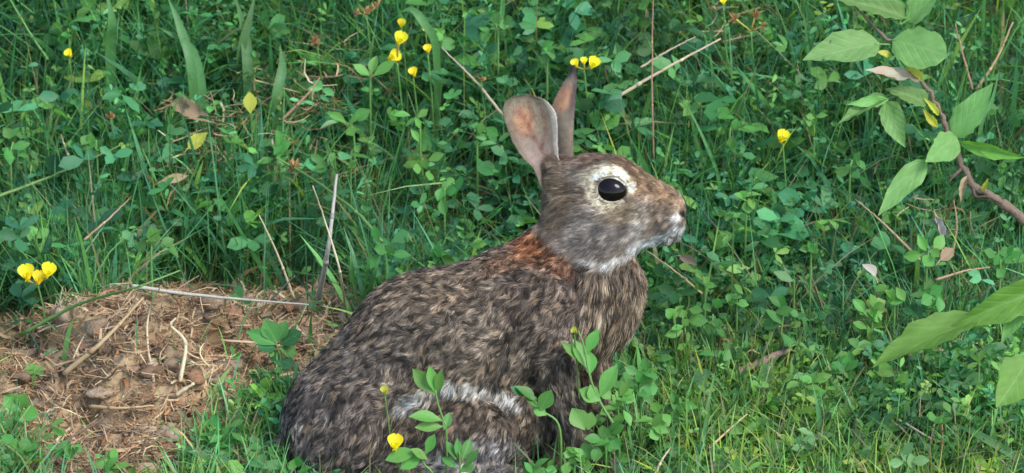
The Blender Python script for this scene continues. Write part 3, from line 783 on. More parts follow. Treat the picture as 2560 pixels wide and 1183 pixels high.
def grass_mass():
    parts = []
    xs, ys, azs = [], [], []
    for n_, per, r in ((5200, 11, (-0.47, 0.47, -0.16, 0.75)), (4200, 8, (-0.95, 0.95, -0.38, 1.35))):
        a_, b_ = scatter(n_, *r); sg = rng.uniform(0.004, 0.012, n_)       # tufts
        az0 = rng.uniform(0, 2 * math.pi, n_)
        xs.append((a_[:, None] + sg[:, None] * rng.standard_normal((n_, per))).ravel()); ys.append((b_[:, None] + sg[:, None] * rng.standard_normal((n_, per))).ravel())
        azs.append((az0[:, None] + rng.normal(0, 0.9, (n_, per))).ravel())
    x, y, az = np.concatenate(xs), np.concatenate(ys), np.concatenate(azs)
    k = ~footprint(x, y, 10); st = inside(x, y, STRAW_POLY); k &= ~st | (rng.random(len(x)) < 0.03)
    k &= rng.random(len(x)) < 0.35 + 0.9 * sstep(0.3, 0.6, noise2(x, y, 9, 91)); x, y, az = x[k], y[k], az[k]
    n_ = len(x); z = ground_z(x, y) - 0.002
    L = plant_height(x, y) * rng.uniform(0.5, 1.75, n_)
    wide = rng.random(n_) < 0.07
    Wd = np.where(wide, rng.uniform(0.003, 0.0055, n_), rng.uniform(0.0006, 0.0017, n_))
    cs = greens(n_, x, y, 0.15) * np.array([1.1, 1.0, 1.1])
    dry = rng.random(n_) < 0.05 + 0.14 * sstep(0.6, 0.8, noise2(x, y, 7, 61))
    cs[dry] = np.array([0.40, 0.31, 0.17]) * rng.uniform(0.4, 1.2, dry.sum())[:, None]
    parts.append(blades(x, y, z, L, Wd, az, np.abs(rng.normal(0, 0.36, n_)), np.abs(rng.normal(0.18, 0.28, n_)), cs))
    # fine grass on the level ground in front
    x, y = scatter(46000, -0.9, 0.9, -0.4, 0.16); k = rng.random(len(x)) < sstep(0.16, 0.02, y); x, y = x[k], y[k]
    k = ~footprint(x, y, 10) & ~inside(x, y, STRAW_POLY); x, y = x[k], y[k]; n_ = len(x)
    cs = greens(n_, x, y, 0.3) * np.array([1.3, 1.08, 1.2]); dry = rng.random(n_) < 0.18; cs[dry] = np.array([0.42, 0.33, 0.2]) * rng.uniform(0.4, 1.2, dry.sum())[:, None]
    parts.append(blades(x, y, ground_z(x, y) - 0.002, rng.uniform(0.02, 0.065, n_), rng.uniform(0.0008, 0.002, n_), rng.uniform(0, 6.28, n_), np.abs(rng.normal(0, 0.4, n_)), np.abs(rng.normal(0.2, 0.3, n_)), cs))
    # long leaning stems through the sward
    x, y = scatter(2200, -0.6, 0.6, 0.10, 0.9); k = ~footprint(x, y, 10) & ~inside(x, y, STRAW_POLY); x, y = x[k], y[k]; n_ = len(x)
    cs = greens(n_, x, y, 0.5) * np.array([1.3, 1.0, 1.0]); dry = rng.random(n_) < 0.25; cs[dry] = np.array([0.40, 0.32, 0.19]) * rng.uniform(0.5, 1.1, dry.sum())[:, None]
    parts.append(blades(x, y, ground_z(x, y), rng.uniform(0.07, 0.15, n_), rng.uniform(0.0009, 0.0022, n_), rng.uniform(0, 6.28, n_), rng.uniform(0.2, 1.0, n_), np.abs(rng.normal(0.1, 0.2, n_)), cs))
    v_, t_, q_, c_ = join(parts)
    o = link('grass', big_mesh('grass', v_, t_, q_, c_), M['veg']); o['kind'] = 'stuff'; o['label'] = 'green meadow grass blades growing all around the rabbit'; o['category'] = 'grass'

def thatch_mass():
    """dead stalks and shreds: thick on the bare patch, thin under the grass"""
    lo, hi = STRAW_POLY.min(0), STRAW_POLY.max(0)
    x, y = scatter(19000, lo[0] - 0.03, hi[0] + 0.03, lo[1] - 0.03, hi[1] + 0.03)
    k = inside(x, y, STRAW_POLY) | (rng.random(len(x)) < 0.25); x, y = x[k], y[k]
    x2, y2 = scatter(6500, -0.5, 0.5, -0.2, 0.85); x = np.concatenate([x, x2]); y = np.concatenate([y, y2])
    lift = np.zeros(len(x))
    for (px_, py_, r_, num) in ((490, 300, 0.022, 80), (540, 330, 0.02, 50), (780, 210, 0.022, 90), (800, 110, 0.014, 50), (690, 370, 0.022, 70), (450, 450, 0.016, 45), (2420, 880, 0.02, 110), (1850, 860, 0.02, 30), (2390, 560, 0.016, 35), (620, 250, 0.014, 30), (1820, 50, 0.012, 25)):
        c_ = atc(px_, py_, 0.022); x = np.concatenate([x, c_[0] + r_ * rng.standard_normal(num)]); y = np.concatenate([y, c_[1] + r_ * rng.standard_normal(num)])
        hh = c_[2] - float(ground_z(c_[0], c_[1])); lift = np.concatenate([lift, rng.uniform(0.5, 1.2, num) * hh])
    k = ~footprint(x, y, 0); x, y, lift = x[k], y[k], lift[k]; n_ = len(x)
    st = inside(x, y, STRAW_POLY)
    L = rng.uniform(0.008, 0.030, n_) * np.where(lift > 0, 1.3, 1); Wd = np.where(rng.random(n_) < 0.07, rng.uniform(0.0018, 0.004, n_), rng.uniform(0.0005, 0.0016, n_)); Wd = np.where(lift > 0, np.minimum(Wd, 0.0018), Wd)
    az = rng.uniform(0, 2 * math.pi, n_); d = np.stack([np.cos(az), np.sin(az), rng.normal(0, 0.28, n_)], 1)
    base = np.stack([x, y, ground_z(x, y) + rng.uniform(-0.001, 0.007, n_) * np.where(st, 1, 0.8) + lift], 1)
    rows = 5; side = np.cross(d, np.stack([rng.normal(0, 0.6, n_), rng.normal(0, 0.6, n_), np.ones(n_)], 1)); side /= np.linalg.norm(side, axis=1)[:, None]
    cv = np.stack([rng.normal(0, 0.7, n_), rng.normal(0, 0.7, n_), rng.normal(0.1, 0.55, n_)], 1)
    verts = np.empty((n_, rows * 2, 3)); ts = np.linspace(-0.5, 0.5, rows); wp = [0.6, 1, 0.9, 1, 0.45]
    for kk, t in enumerate(ts):
        c_ = base + d * (L * t)[:, None] + cv * (L * (t * t - 0.12) * 1.6)[:, None]
        verts[:, 2 * kk] = c_ + side * (Wd * wp[kk] / 2)[:, None]; verts[:, 2 * kk + 1] = c_ - side * (Wd * wp[kk] / 2)[:, None]
    pal = np.array([[0.46, 0.355, 0.225], [0.33, 0.235, 0.14], [0.17, 0.115, 0.07], [0.58, 0.48, 0.33], [0.36, 0.20, 0.10], [0.28, 0.23, 0.18]])
    cs = pal[rng.choice(6, n_, p=[0.36, 0.23, 0.12, 0.13, 0.08, 0.08])] * rng.uniform(0.7, 1.2, n_)[:, None]
    cs = np.minimum(cs * (0.8 + 0.75 * noise2(x, y, 25, 71))[:, None] * np.array([1.14, 1.07, 0.88]), 0.75)
    o_ = (np.arange(n_) * rows * 2)[:, None]
    qs = np.concatenate([o_ + np.array([2 * kk, 2 * kk + 1, 2 * kk + 3, 2 * kk + 2])[None] for kk in range(rows - 1)])
    o = link('dry_thatch', big_mesh('dry_thatch', verts.reshape(-1, 3), None, qs, np.repeat(cs[:, None], rows * 2, 1).reshape(-1, 3)), M['thatch'])
    o['kind'] = 'stuff'; o['label'] = 'tangled brown dead grass and straw litter on the bare patch'; o['category'] = 'straw'
def clods():
    bm0 = bmesh.new(); bmesh.ops.create_icosphere(bm0, subdivisions=2, radius=1.0)
    iv = np.array([v.co[:] for v in bm0.verts]); it = np.array([[v.index for v in f.verts] for f in bm0.faces]); bm0.free()
    lo, hi = STRAW_POLY.min(0), STRAW_POLY.max(0); vs_, ts_, cs_ = [], [], []; k = 0
    while k < 420:
        x, y = rng.uniform(lo[0], hi[0]), rng.uniform(lo[1], hi[1])
        if not inside(np.array([x]), np.array([y]), STRAW_POLY)[0]: continue
        if footprint(np.array([x]), np.array([y]), 0)[0]: continue
        r_ = 0.003 + 0.008 * rng.random() ** 2
        sd = int(rng.integers(1000)); dsp = 0.45 + 1.0 * vnoise(iv * 1.6 + sd, sd) + 0.7 * (vnoise(iv * 4.5 + sd, sd + 1) - 0.5)
        v_ = iv * dsp[:, None] * r_ * np.array([rng.uniform(0.8, 1.4), rng.uniform(0.8, 1.3), rng.uniform(0.5, 0.8)])
        vs_.append(v_ + np.array([x, y, float(ground_z(x, y)) + r_ * 0.05])); ts_.append(it + k * len(iv))
        c_ = np.array([[0.44, 0.32, 0.19], [0.32, 0.22, 0.13], [0.50, 0.38, 0.24], [0.42, 0.25, 0.13]])[rng.integers(4)] * rng.uniform(0.7, 1.15)
        cs_.append(np.repeat(c_[None], len(iv), 0) * (0.7 + 0.6 * vnoise(iv * 4 + sd, 9))[:, None]); k += 1
    o = link('soil_clods', big_mesh('soil_clods', np.concatenate(vs_), np.concatenate(ts_), None, np.concatenate(cs_)), M['clod']); o['kind'] = 'stuff'
    o['label'] = 'crumbly tan soil clods scattered in the bare patch'; o['category'] = 'soil'
M['clod'] = leafy('soil_clod', attr=True, var=0.45, trans=0.0, rough=0.95, spec=0.1, noise_scale=500, bump=1.0)
sprigs_mass(); grass_mass(); clods(); thatch_mass()

# ------------------------------------------------------------------ single plants and stalks
LEAF_CACHE = {}
def leaf_mesh(kind, mat, variant=0):
    """a unit leaf: length 1 along +Y, width 1 along X, facing +Z"""
    key = (kind, mat, variant)
    if key in LEAF_CACHE: return LEAF_CACHE[key]
    r = np.random.default_rng(variant * 17 + len(kind))
    big = kind in ('ovate', 'lance', 'round')
    ny, nx = (13, 7) if big else (7, 5)
    t = np.linspace(0, 1, ny)
    if kind == 'ovate': w = np.sin(np.pi * t ** 0.72) ** 0.85 * (1 - 0.25 * t)
    elif kind == 'lance': w = np.sin(np.pi * t ** 0.8) ** 1.05 * (1 - 0.2 * t)
    elif kind == 'round': w = np.sqrt(np.clip(1 - (2 * t - 1) ** 2, 0, 1))
    elif kind == 'clover': w = np.sin(np.pi * np.clip(t, 0, 1) ** 1.12) ** 1.0
    else: w = np.sin(np.pi * t) ** 0.9
    w = w / w.max(); w[0] = 0.05; w[-1] = 0.02
    fold = (0.10, 0.30, 0.16, 0.22)[variant % 4]; curl = (-0.16, -0.34, 0.05, -0.22)[variant % 4]
    X = np.linspace(-1, 1, nx)[None] * w[:, None] * 0.5; Y = np.repeat(t[:, None], nx, 1)
    Z = fold * np.abs(X) + curl * Y ** 2 * 0.8
    if big:
        w_j = 1 + 0.07 * r.standard_normal((ny, 1)) * np.array([1.0] * nx)[None]; w_j[:, nx // 2 + 1:] = 1 + 0.07 * r.standard_normal((ny, 1)); X = X * w_j
        Z = Z + 0.030 * np.sin(Y * 24 + np.abs(X) * -14) * np.abs(X) * 2 + 0.025 * np.sin(Y * 9 + variant) * np.sign(X) * np.abs(X) * 2
        X = X + 0.06 * np.sin(Y * 2.6 + variant * 2.0)
        Z = Z + 0.02 * r.standard_normal(Z.shape) * (np.abs(X) > 0.2)
    ii = np.arange(nx * ny).reshape(ny, nx)
    q_ = np.stack([ii[:-1, :-1], ii[:-1, 1:], ii[1:, 1:], ii[1:, :-1]], -1).reshape(-1, 4)
    me = big_mesh('leaf_' + kind, np.stack([X, Y, Z], -1).reshape(-1, 3), quads=q_); me.materials.append(M[mat])
    LEAF_CACHE[key] = me; return me

def add_leaf(parent, A, B, width, kind='clover', mat='leaf', roll=0.0, variant=0, face=(0, -0.55, 0.85), name='leaf'):
    """leaf from world point A to B"""
    A = Vector(A); B = Vector(B); yv = (B - A); L = yv.length; yv.normalize()
    f = Vector(face); zv = (f - yv * f.dot(yv)); zv.normalize(); xv = yv.cross(zv)
    R_ = Matrix((xv, yv, zv)).transposed().to_4x4() @ Matrix.Rotation(roll, 4, 'Y')
    o = link(name, leaf_mesh(kind, mat, variant), None, parent)
    o.matrix_local = Matrix.Translation(A - parent.location) @ R_ @ Matrix.Diagonal((width, L, L * 0.8, 1))
    return o

def rod(name, pts, r0, r1, mat, parent, n=6, steps=18, jitter=0.0):
    p = smooth_path(pts, steps)
    if jitter: p = p + rng.normal(0, jitter, p.shape)
    v_, t_, q_ = tube(p, np.linspace(r0, r1, len(p)), n)
    me = big_mesh(name, v_ - np.array(parent.location), np.array(t_), np.array(q_)); return link(name, me, M[mat], parent)

def root_of(p):
    """ground point below a world point"""
    return np.array([p[0], p[1], float(ground_z(p[0], p[1]))])

def stalk(label, pix, hs, width_px, mat, name='dry_stalk', cat='stalk', group=None, taper=0.4, jitter=0.00012):
    """a single stalk through photo pixels, hs = height of each point above the ground in metres"""
    pts = [atc(x, y, h) for (x, y), h in zip(pix, hs)]
    low = int(np.argmin(hs)); base = root_of(pts[low])
    t = thing(name, label, cat, base, group)
    p = smooth_path(pts, 20); p = p + rng.normal(0, jitter, p.shape)
    w0, w1 = width_px * S / 2, width_px * S / 2 * taper
    v_, tr, q_ = tube(p, np.linspace(w0, w1, len(p)), 6)
    me = big_mesh(name, v_ - base, np.array(tr), np.array(q_)); link('stem', me, M[mat], t)
    # joints of the stalk
    for f in (0.38, 0.74):
        i = int(f * (len(p) - 1)); dirv = p[min(i + 1, len(p) - 1)] - p[i - 1]; dirv /= np.linalg.norm(dirv)
        rr = (w0 + (w1 - w0) * f) * 1.35
        v_, tr, q_ = tube(np.array([p[i] - dirv * rr * 1.4, p[i], p[i] + dirv * rr * 1.4]), [rr * 0.75, rr, rr * 0.75], 6)
        link('joint', big_mesh('joint', v_ - base, np.array(tr), np.array(q_)), M[mat], t)
    return t

G1 = 'dry stalks standing and lying in the grass'
STALKS = [
 ('pale dry grass stalk slanting up behind the near ear of the rabbit', [(1258, 290), (1190, 205), (1105, 120)], (0.03, 0.045, 0.06), 9, 'straw'),
 ('thick pale straw slanting above the forehead of the rabbit', [(1498, 270), (1640, 185), (1802, 97)], (0.035, 0.05, 0.06), 12, 'straw'),
 ('thin pale straw just above the thick slanting straw', [(1600, 170), (1670, 128), (1738, 92)], (0.045, 0.05, 0.055), 7, 'straw'),
 ('tall thin upright straw rising over the head of the rabbit', [(1634, 405), (1630, 200), (1633, -40)], (0.005, 0.06, 0.11), 6, 'straw_tan'),
 ('thick grey dead stem standing between straw patch and rabbit', [(795, 752), (822, 610), (842, 436)], (0.0, 0.045, 0.10), 17, 'straw_grey'),
 ('thin bent yellow straw beside the grey dead stem', [(868, 805), (850, 680), (815, 560), (782, 465)], (0.0, 0.04, 0.07, 0.09), 8, 'straw'),
 ('thin straw leaning behind the straw patch, away from the grey stem', [(735, 746), (695, 640), (648, 538)], (0.0, 0.04, 0.07), 8, 'straw'),
 ('short forked grey twiglet at the back rim of the straw patch', [(676, 750), (705, 722), (737, 690)], (0.002, 0.01, 0.02), 6, 'straw_grey'),
 ('long grey twig lying along the back rim of the straw patch', [(330, 715), (450, 733), (600, 748), (772, 762)], (0.02, 0.022, 0.02, 0.018), 11, 'straw_grey'),
 ('long green grass stalk slanting in at the left edge of the picture', [(-30, 500), (130, 440), (310, 360)], (0.035, 0.045, 0.055), 11, 'stem'),
 ('short upright straw above the long green stalk', [(182, 415), (165, 375), (152, 335)], (0.02, 0.035, 0.045), 8, 'straw'),
 ('green stem slanting down from the top left corner', [(120, 150), (70, 75), (20, -10)], (0.04, 0.06, 0.08), 8, 'stem'),
 ('tan broken straw lying across the straw patch', [(160, 935), (260, 850), (358, 745)], (0.014, 0.02, 0.028), 15, 'straw_tan'),
 ('thin curved pale stalk arching in the middle of the straw patch', [(385, 955), (368, 850), (375, 770), (402, 715)], (0.004, 0.018, 0.028, 0.034), 8, 'straw'),
 ('kinked pale straw standing in the straw patch', [(450, 955), (464, 860), (428, 815), (440, 795)], (0.005, 0.022, 0.030, 0.032), 12, 'straw'),
 ('short pale split straw lying low in the straw patch', [(440, 988), (470, 968), (503, 950)], (0.012, 0.014, 0.016), 13, 'straw'),
 ('flat pale straw lying crosswise at the front of the straw patch', [(225, 1016), (300, 1021), (385, 1014)], (0.012, 0.014, 0.013), 11, 'straw_tan'),
 ('long green grass stem lying over the back of the straw patch', [(50, 838), (200, 760), (330, 722), (450, 676)], (0.02, 0.03, 0.035, 0.04), 11, 'stem'),
 ('dark thin twig lying in the bottom left corner', [(60, 1183), (160, 1105), (258, 1048)], (0.01, 0.016, 0.02), 9, 'twig'),
 ('dry straw slanting down in front of the rabbit chin', [(1755, 735), (1690, 680), (1618, 628)], (0.015, 0.025, 0.03), 7, 'straw_tan'),
 ('thin brown stalk leaning under the big shrub leaf', [(2300, 650), (2215, 565), (2138, 498)], (0.02, 0.035, 0.045), 8, 'straw_tan'),
 ('pair-less pale straw poking out below the rabbit chest', [(1640, 935), (1612, 900), (1588, 868)], (0.005, 0.012, 0.02), 6, 'straw'),
 ('pale bleached straw at the bottom edge, beside the rabbit foot', [(1636, 1190), (1655, 1150), (1682, 1112)], (0.01, 0.02, 0.028), 8, 'straw'),
 ('tan straw slanting in the grass below the lying stick', [(1745, 1148), (1800, 1095), (1868, 1035)], (0.008, 0.018, 0.026), 9, 'straw_tan'),
 ('bright green grass stem slanting beside the broad lower leaf', [(2055, 935), (2100, 885), (2152, 838)], (0.02, 0.028, 0.034), 10, 'stem'),
 ('thin straw hanging between the shrub branch and the top edge', [(2432, 225), (2408, 140), (2388, 60)], (0.05, 0.07, 0.09), 8, 'straw_tan'),
 ('brown straw leaning at the upper right corner', [(2440, 225), (2490, 150), (2532, 55)], (0.05, 0.07, 0.09), 9, 'straw_tan'),
 ('tan straw lying right of the pale curled leaf', [(2340, 700), (2410, 678), (2475, 668)], (0.022, 0.024, 0.026), 8, 'straw_tan'),
 ('long green stem leaning over the dark grass behind the rabbit back', [(955, 605), (890, 530), (770, 440), (690, 395)], (0.03, 0.045, 0.055, 0.06), 10, 'stem'),
 ('thin orange dry stem below the shrub branch', [(2380, 640), (2392, 560), (2384, 500)], (0.01, 0.03, 0.045), 8, 'straw_tan'),
 ('pale upright straw in the bottom right grass', [(2352, 1130), (2356, 1080), (2352, 1035)], (0.008, 0.018, 0.026), 7, 'straw_tan'),
 ('whitish grass stem lying in the lower right grass', [(2245, 1050), (2290, 1075), (2330, 1098)], (0.02, 0.022, 0.02), 8, 'straw'),
 ('thin straw crossing the clover right of the rabbit chest', [(1850, 870), (1885, 825), (1905, 790)], (0.018, 0.024, 0.03), 7, 'straw'),
 ('dull straw crossing the grass at the left of the tall broad blades', [(705, 300), (760, 245), (800, 195)], (0.03, 0.045, 0.055), 9, 'straw_tan'),
 ('thin green stem bending down above the small oval leaves', [(420, 530), (385, 440), (355, 370)], (0.02, 0.04, 0.05), 8, 'stem'),
 ('straw twig slanting in the grass above the three-petalled flower', [(210, 600), (280, 540), (330, 490)], (0.02, 0.03, 0.035), 7, 'straw_tan'),
]
for lab, pix, hs, wd, mt in STALKS:
    if lab.startswith('pair-less'): lab = 'thin pale straw poking out of the grass below the rabbit chest'
    green = mt == 'stem'
    stalk(lab, pix, hs, wd, mt, name='green_grass' if green else ('twig' if 'twig' in lab else 'dry_stalk'), cat='grass' if green else ('twig' if 'twig' in lab else 'stalk'), group=None)

# lying stick
def stick(label, pix, hs, wd):
    pts = [at(x, y, h) for (x, y), h in zip(pix, hs)]; base = root_of(pts[1])
    t = thing('stick', label, 'stick', base)
    p = smooth_path(pts, 14); p = p + rng.normal(0, 0.0007, p.shape)
    r_ = wd * S / 2 * (1 + 0.18 * rng.standard_normal(len(p)))
    v_, tr, q_ = tube(p, r_, 8); v_ = v_ + rng.normal(0, 0.0002, v_.shape)
    link('wood', big_mesh('stick', v_ - base, np.array(tr), np.array(q_)), M['stick'], t)
    e_ = p[-1]; dv = p[-1] - p[-2]; dv /= np.linalg.norm(dv)
    v_, tr, q_ = tube(np.array([e_ - dv * 0.001, e_ + dv * 0.002]), [r_[-1] * 1.03, r_[-1] * 0.8], 8)
    link('broken_end', big_mesh('broken_end', v_ - base, np.array(tr), np.array(q_)), M['white_leaf'], t)
stick('short brown stick lying in the grass right of the rabbit', [(1845, 932), (1905, 905), (1975, 872)], (0.022, 0.026, 0.03), 20)
stick('small stub of brown wood behind the lying stick', [(2090, 812), (2120, 800), (2160, 795)], (0.022, 0.024, 0.024), 18)

# ---- sprigs drawn leaf by leaf from the photo
def sprig(label, stem_pix, h0, leaves, mat='leaf_bright', name='clover_sprig', cat='clover', group=None, stem_w=7, kind='clover', w=None):
    """stem_pix from base to tip; every point stands in the same upright plane facing the viewer"""
    p0 = atc(stem_pix[0][0], stem_pix[0][1], h0); base = root_of(p0); w0 = wof(p0) if w is None else w
    if w is not None: base = root_of(VP(stem_pix[0][0], stem_pix[0][1], w0))
    t = thing(name, label, cat, base, group)
    lean = 0.0
    pts = [base] + [VP(x, y, w0 + 0.003 * i) for i, (x, y) in enumerate(stem_pix)]
    rod('stem', pts, stem_w * S / 2, stem_w * S / 3, 'stem', t)
    for i, lf in enumerate(leaves):
        (x0, y0), (x1, y1), wd = lf[:3]; mt = lf[3] if len(lf) > 3 else mat; rl = lf[4] if len(lf) > 4 else rng.uniform(-0.5, 0.5)
        dw = rng.uniform(-0.004, 0.008)
        add_leaf(t, VP(x0, y0, w0 + 0.004), VP(x1, y1, w0 + 0.004 + dw), wd * S * 1.06 / max(0.6, math.cos(rl)), kind, mt, rl, int(rng.integers(4)))
    return t

sprig('tall bright green clover sprig standing in front of the rabbit chest', [(1545, 1090), (1498, 1002), (1474, 939), (1461, 870), (1446, 828)], 0.01,
      [((1474, 938), (1474, 876), 36), ((1466, 885), (1494, 822), 32), ((1470, 925), (1430, 848), 34), ((1462, 908), (1402, 856), 26), ((1500, 992), (1540, 912), 40), ((1502, 1002), (1452, 972), 42),
       ((1490, 1010), (1478, 962), 34), ((1462, 1075), (1432, 1020), 46), ((1470, 1075), (1478, 1030), 34), ((1480, 1150), (1456, 1108), 34)], w=0.062)
sprig('bright green clover sprig in front of the rabbit knee', [(1116, 1085), (1108, 1050), (1095, 1010), (1088, 975)], 0.01,
      [((1088, 985), (1032, 922), 32), ((1086, 980), (1072, 914), 27), ((1092, 985), (1106, 924), 24), ((1106, 1052), (1026, 1034), 36, 'leaf_bright'), ((1108, 1066), (1036, 1070), 26), ((1110, 1075), (1125, 1030), 22, 'leaf')], w=0.088)
sprig('dark green leaf cluster in front of the rabbit belly', [(1400, 1075), (1360, 1030), (1338, 1004)], 0.01,
      [((1322, 990), (1278, 966), 26, 'leaf_dark'), ((1340, 1006), (1298, 962), 30, 'leaf'), ((1350, 1018), (1318, 992), 28, 'leaf'), ((1350, 1028), (1378, 974), 34, 'leaf'), ((1366, 1038), (1334, 1018), 28, 'leaf_bright')], w=0.078)
sprig('low bright leaves at the bottom edge under the yellow flower', [(1085, 1195), (1060, 1160), (1050, 1130)], 0.0,
      [((1045, 1128), (962, 1146), 42, 'leaf_bright', 0.1), ((1055, 1140), (1000, 1170), 34), ((1065, 1135), (1088, 1085), 26), ((1070, 1150), (1030, 1120), 26)], w=0.095)
sprig('upright narrow leaves at the bottom edge in front of the hind foot', [(1150, 1200), (1150, 1160), (1148, 1130)], 0.0,
      [((1140, 1150), (1118, 1100), 22), ((1148, 1150), (1142, 1095), 20), ((1155, 1150), (1178, 1095), 24), ((1160, 1165), (1195, 1125), 22), ((1140, 1170), (1105, 1140), 22), ((1150, 1180), (1185, 1160), 24)], w=0.095, mat='leaf')
sprig('dark green clover tuft on the edge of the straw patch beside the rabbit', [(705, 925), (700, 890), (690, 860)], 0.005,
      [((690, 862), (620, 825), 40, 'leaf'), ((692, 855), (660, 800), 44, 'leaf'), ((695, 855), (712, 802), 40, 'leaf'), ((700, 862), (752, 828), 40, 'leaf_dark'), ((694, 870), (640, 870), 36, 'leaf_dark'), ((698, 872), (745, 880), 40, 'leaf'),
       ((712, 852), (734, 850), 22, 'leaf_pale'), ((695, 880), (680, 905), 34, 'leaf_dark'), ((700, 900), (735, 915), 34, 'leaf_dark')])
sprig('single bright clover leaf in the left of the straw patch', [(80, 960), (82, 935)], 0.004,
      [((82, 935), (66, 912), 34), ((84, 935), (108, 918), 34), ((84, 938), (88, 958), 28)])
sprig('pale green clover plant at the left edge below the straw patch', [(52, 1060), (50, 1025)], 0.004,
      [((50, 1025), (10, 990), 44), ((52, 1022), (60, 985), 40), ((54, 1028), (96, 1040), 36), ((50, 1030), (28, 1052), 36), ((54, 1032), (70, 1060), 30)])
sprig('three bright oval leaflets below the pair of yellow flowers', [(925, 195), (928, 185)], 0.05,
      [((925, 190), (885, 160), 28), ((928, 188), (938, 138), 26), ((932, 190), (990, 152), 28)], mat='leaf_bright')
sprig('bright forked leaves in the grass behind the rabbit back', [(885, 345), (868, 308)], 0.035,
      [((850, 305), (802, 312), 18, 'leaf_pale'), ((866, 308), (820, 278), 24), ((872, 310), (900, 285), 30), ((872, 318), (882, 340), 26), ((880, 300), (925, 275), 30, 'leaf')])
sprig('yellowed single leaf standing in the grass at upper left', [(628, 292), (624, 280)], 0.05, [((626, 284), (624, 230), 36, 'leaf_yellow', 0.1)], name='yellow_leaf_sprig', cat='leaf')
sprig('pale silvery oval leaf right of the rabbit chin', [(1985, 720), (1978, 702)], 0.03, [((1982, 704), (1934, 680), 26, 'leaf_pale', 0.0)], kind='oval', name='oval_leaf_sprig', cat='leaf')

def cluster(label, cx, cy, n_, size, h, mat='leaf', group=None, seed=0, spread=1.0, kind='clover', two=None, w=None):
    r = random.Random(seed * 31 + int(cx) + int(cy) * 7)
    lv = []
    n_ = int(n_ * 1.7)
    for i in range(n_):
        a = math.pi * (-0.5 + (i - (n_ - 1) / 2) * (1.25 / max(1, n_ - 1)) * 1.3) + r.uniform(-0.5, 0.5)
        L_ = size * r.uniform(0.5, 1.15); sx, sy = cx + r.uniform(-0.45, 0.45) * size * spread, cy + r.uniform(-0.4, 0.8) * size * spread
        lv.append(((sx, sy), (sx + L_ * math.cos(a), sy + L_ * math.sin(a) * 0.85), size * r.uniform(0.42, 0.64), (two if two and r.random() < 0.4 else mat), r.uniform(-0.7, 0.7)))
    return sprig(label, [(cx + r.uniform(-10, 10), cy + size * 1.1), (cx, cy)], h, lv, mat, group=group, kind=kind, w=w)

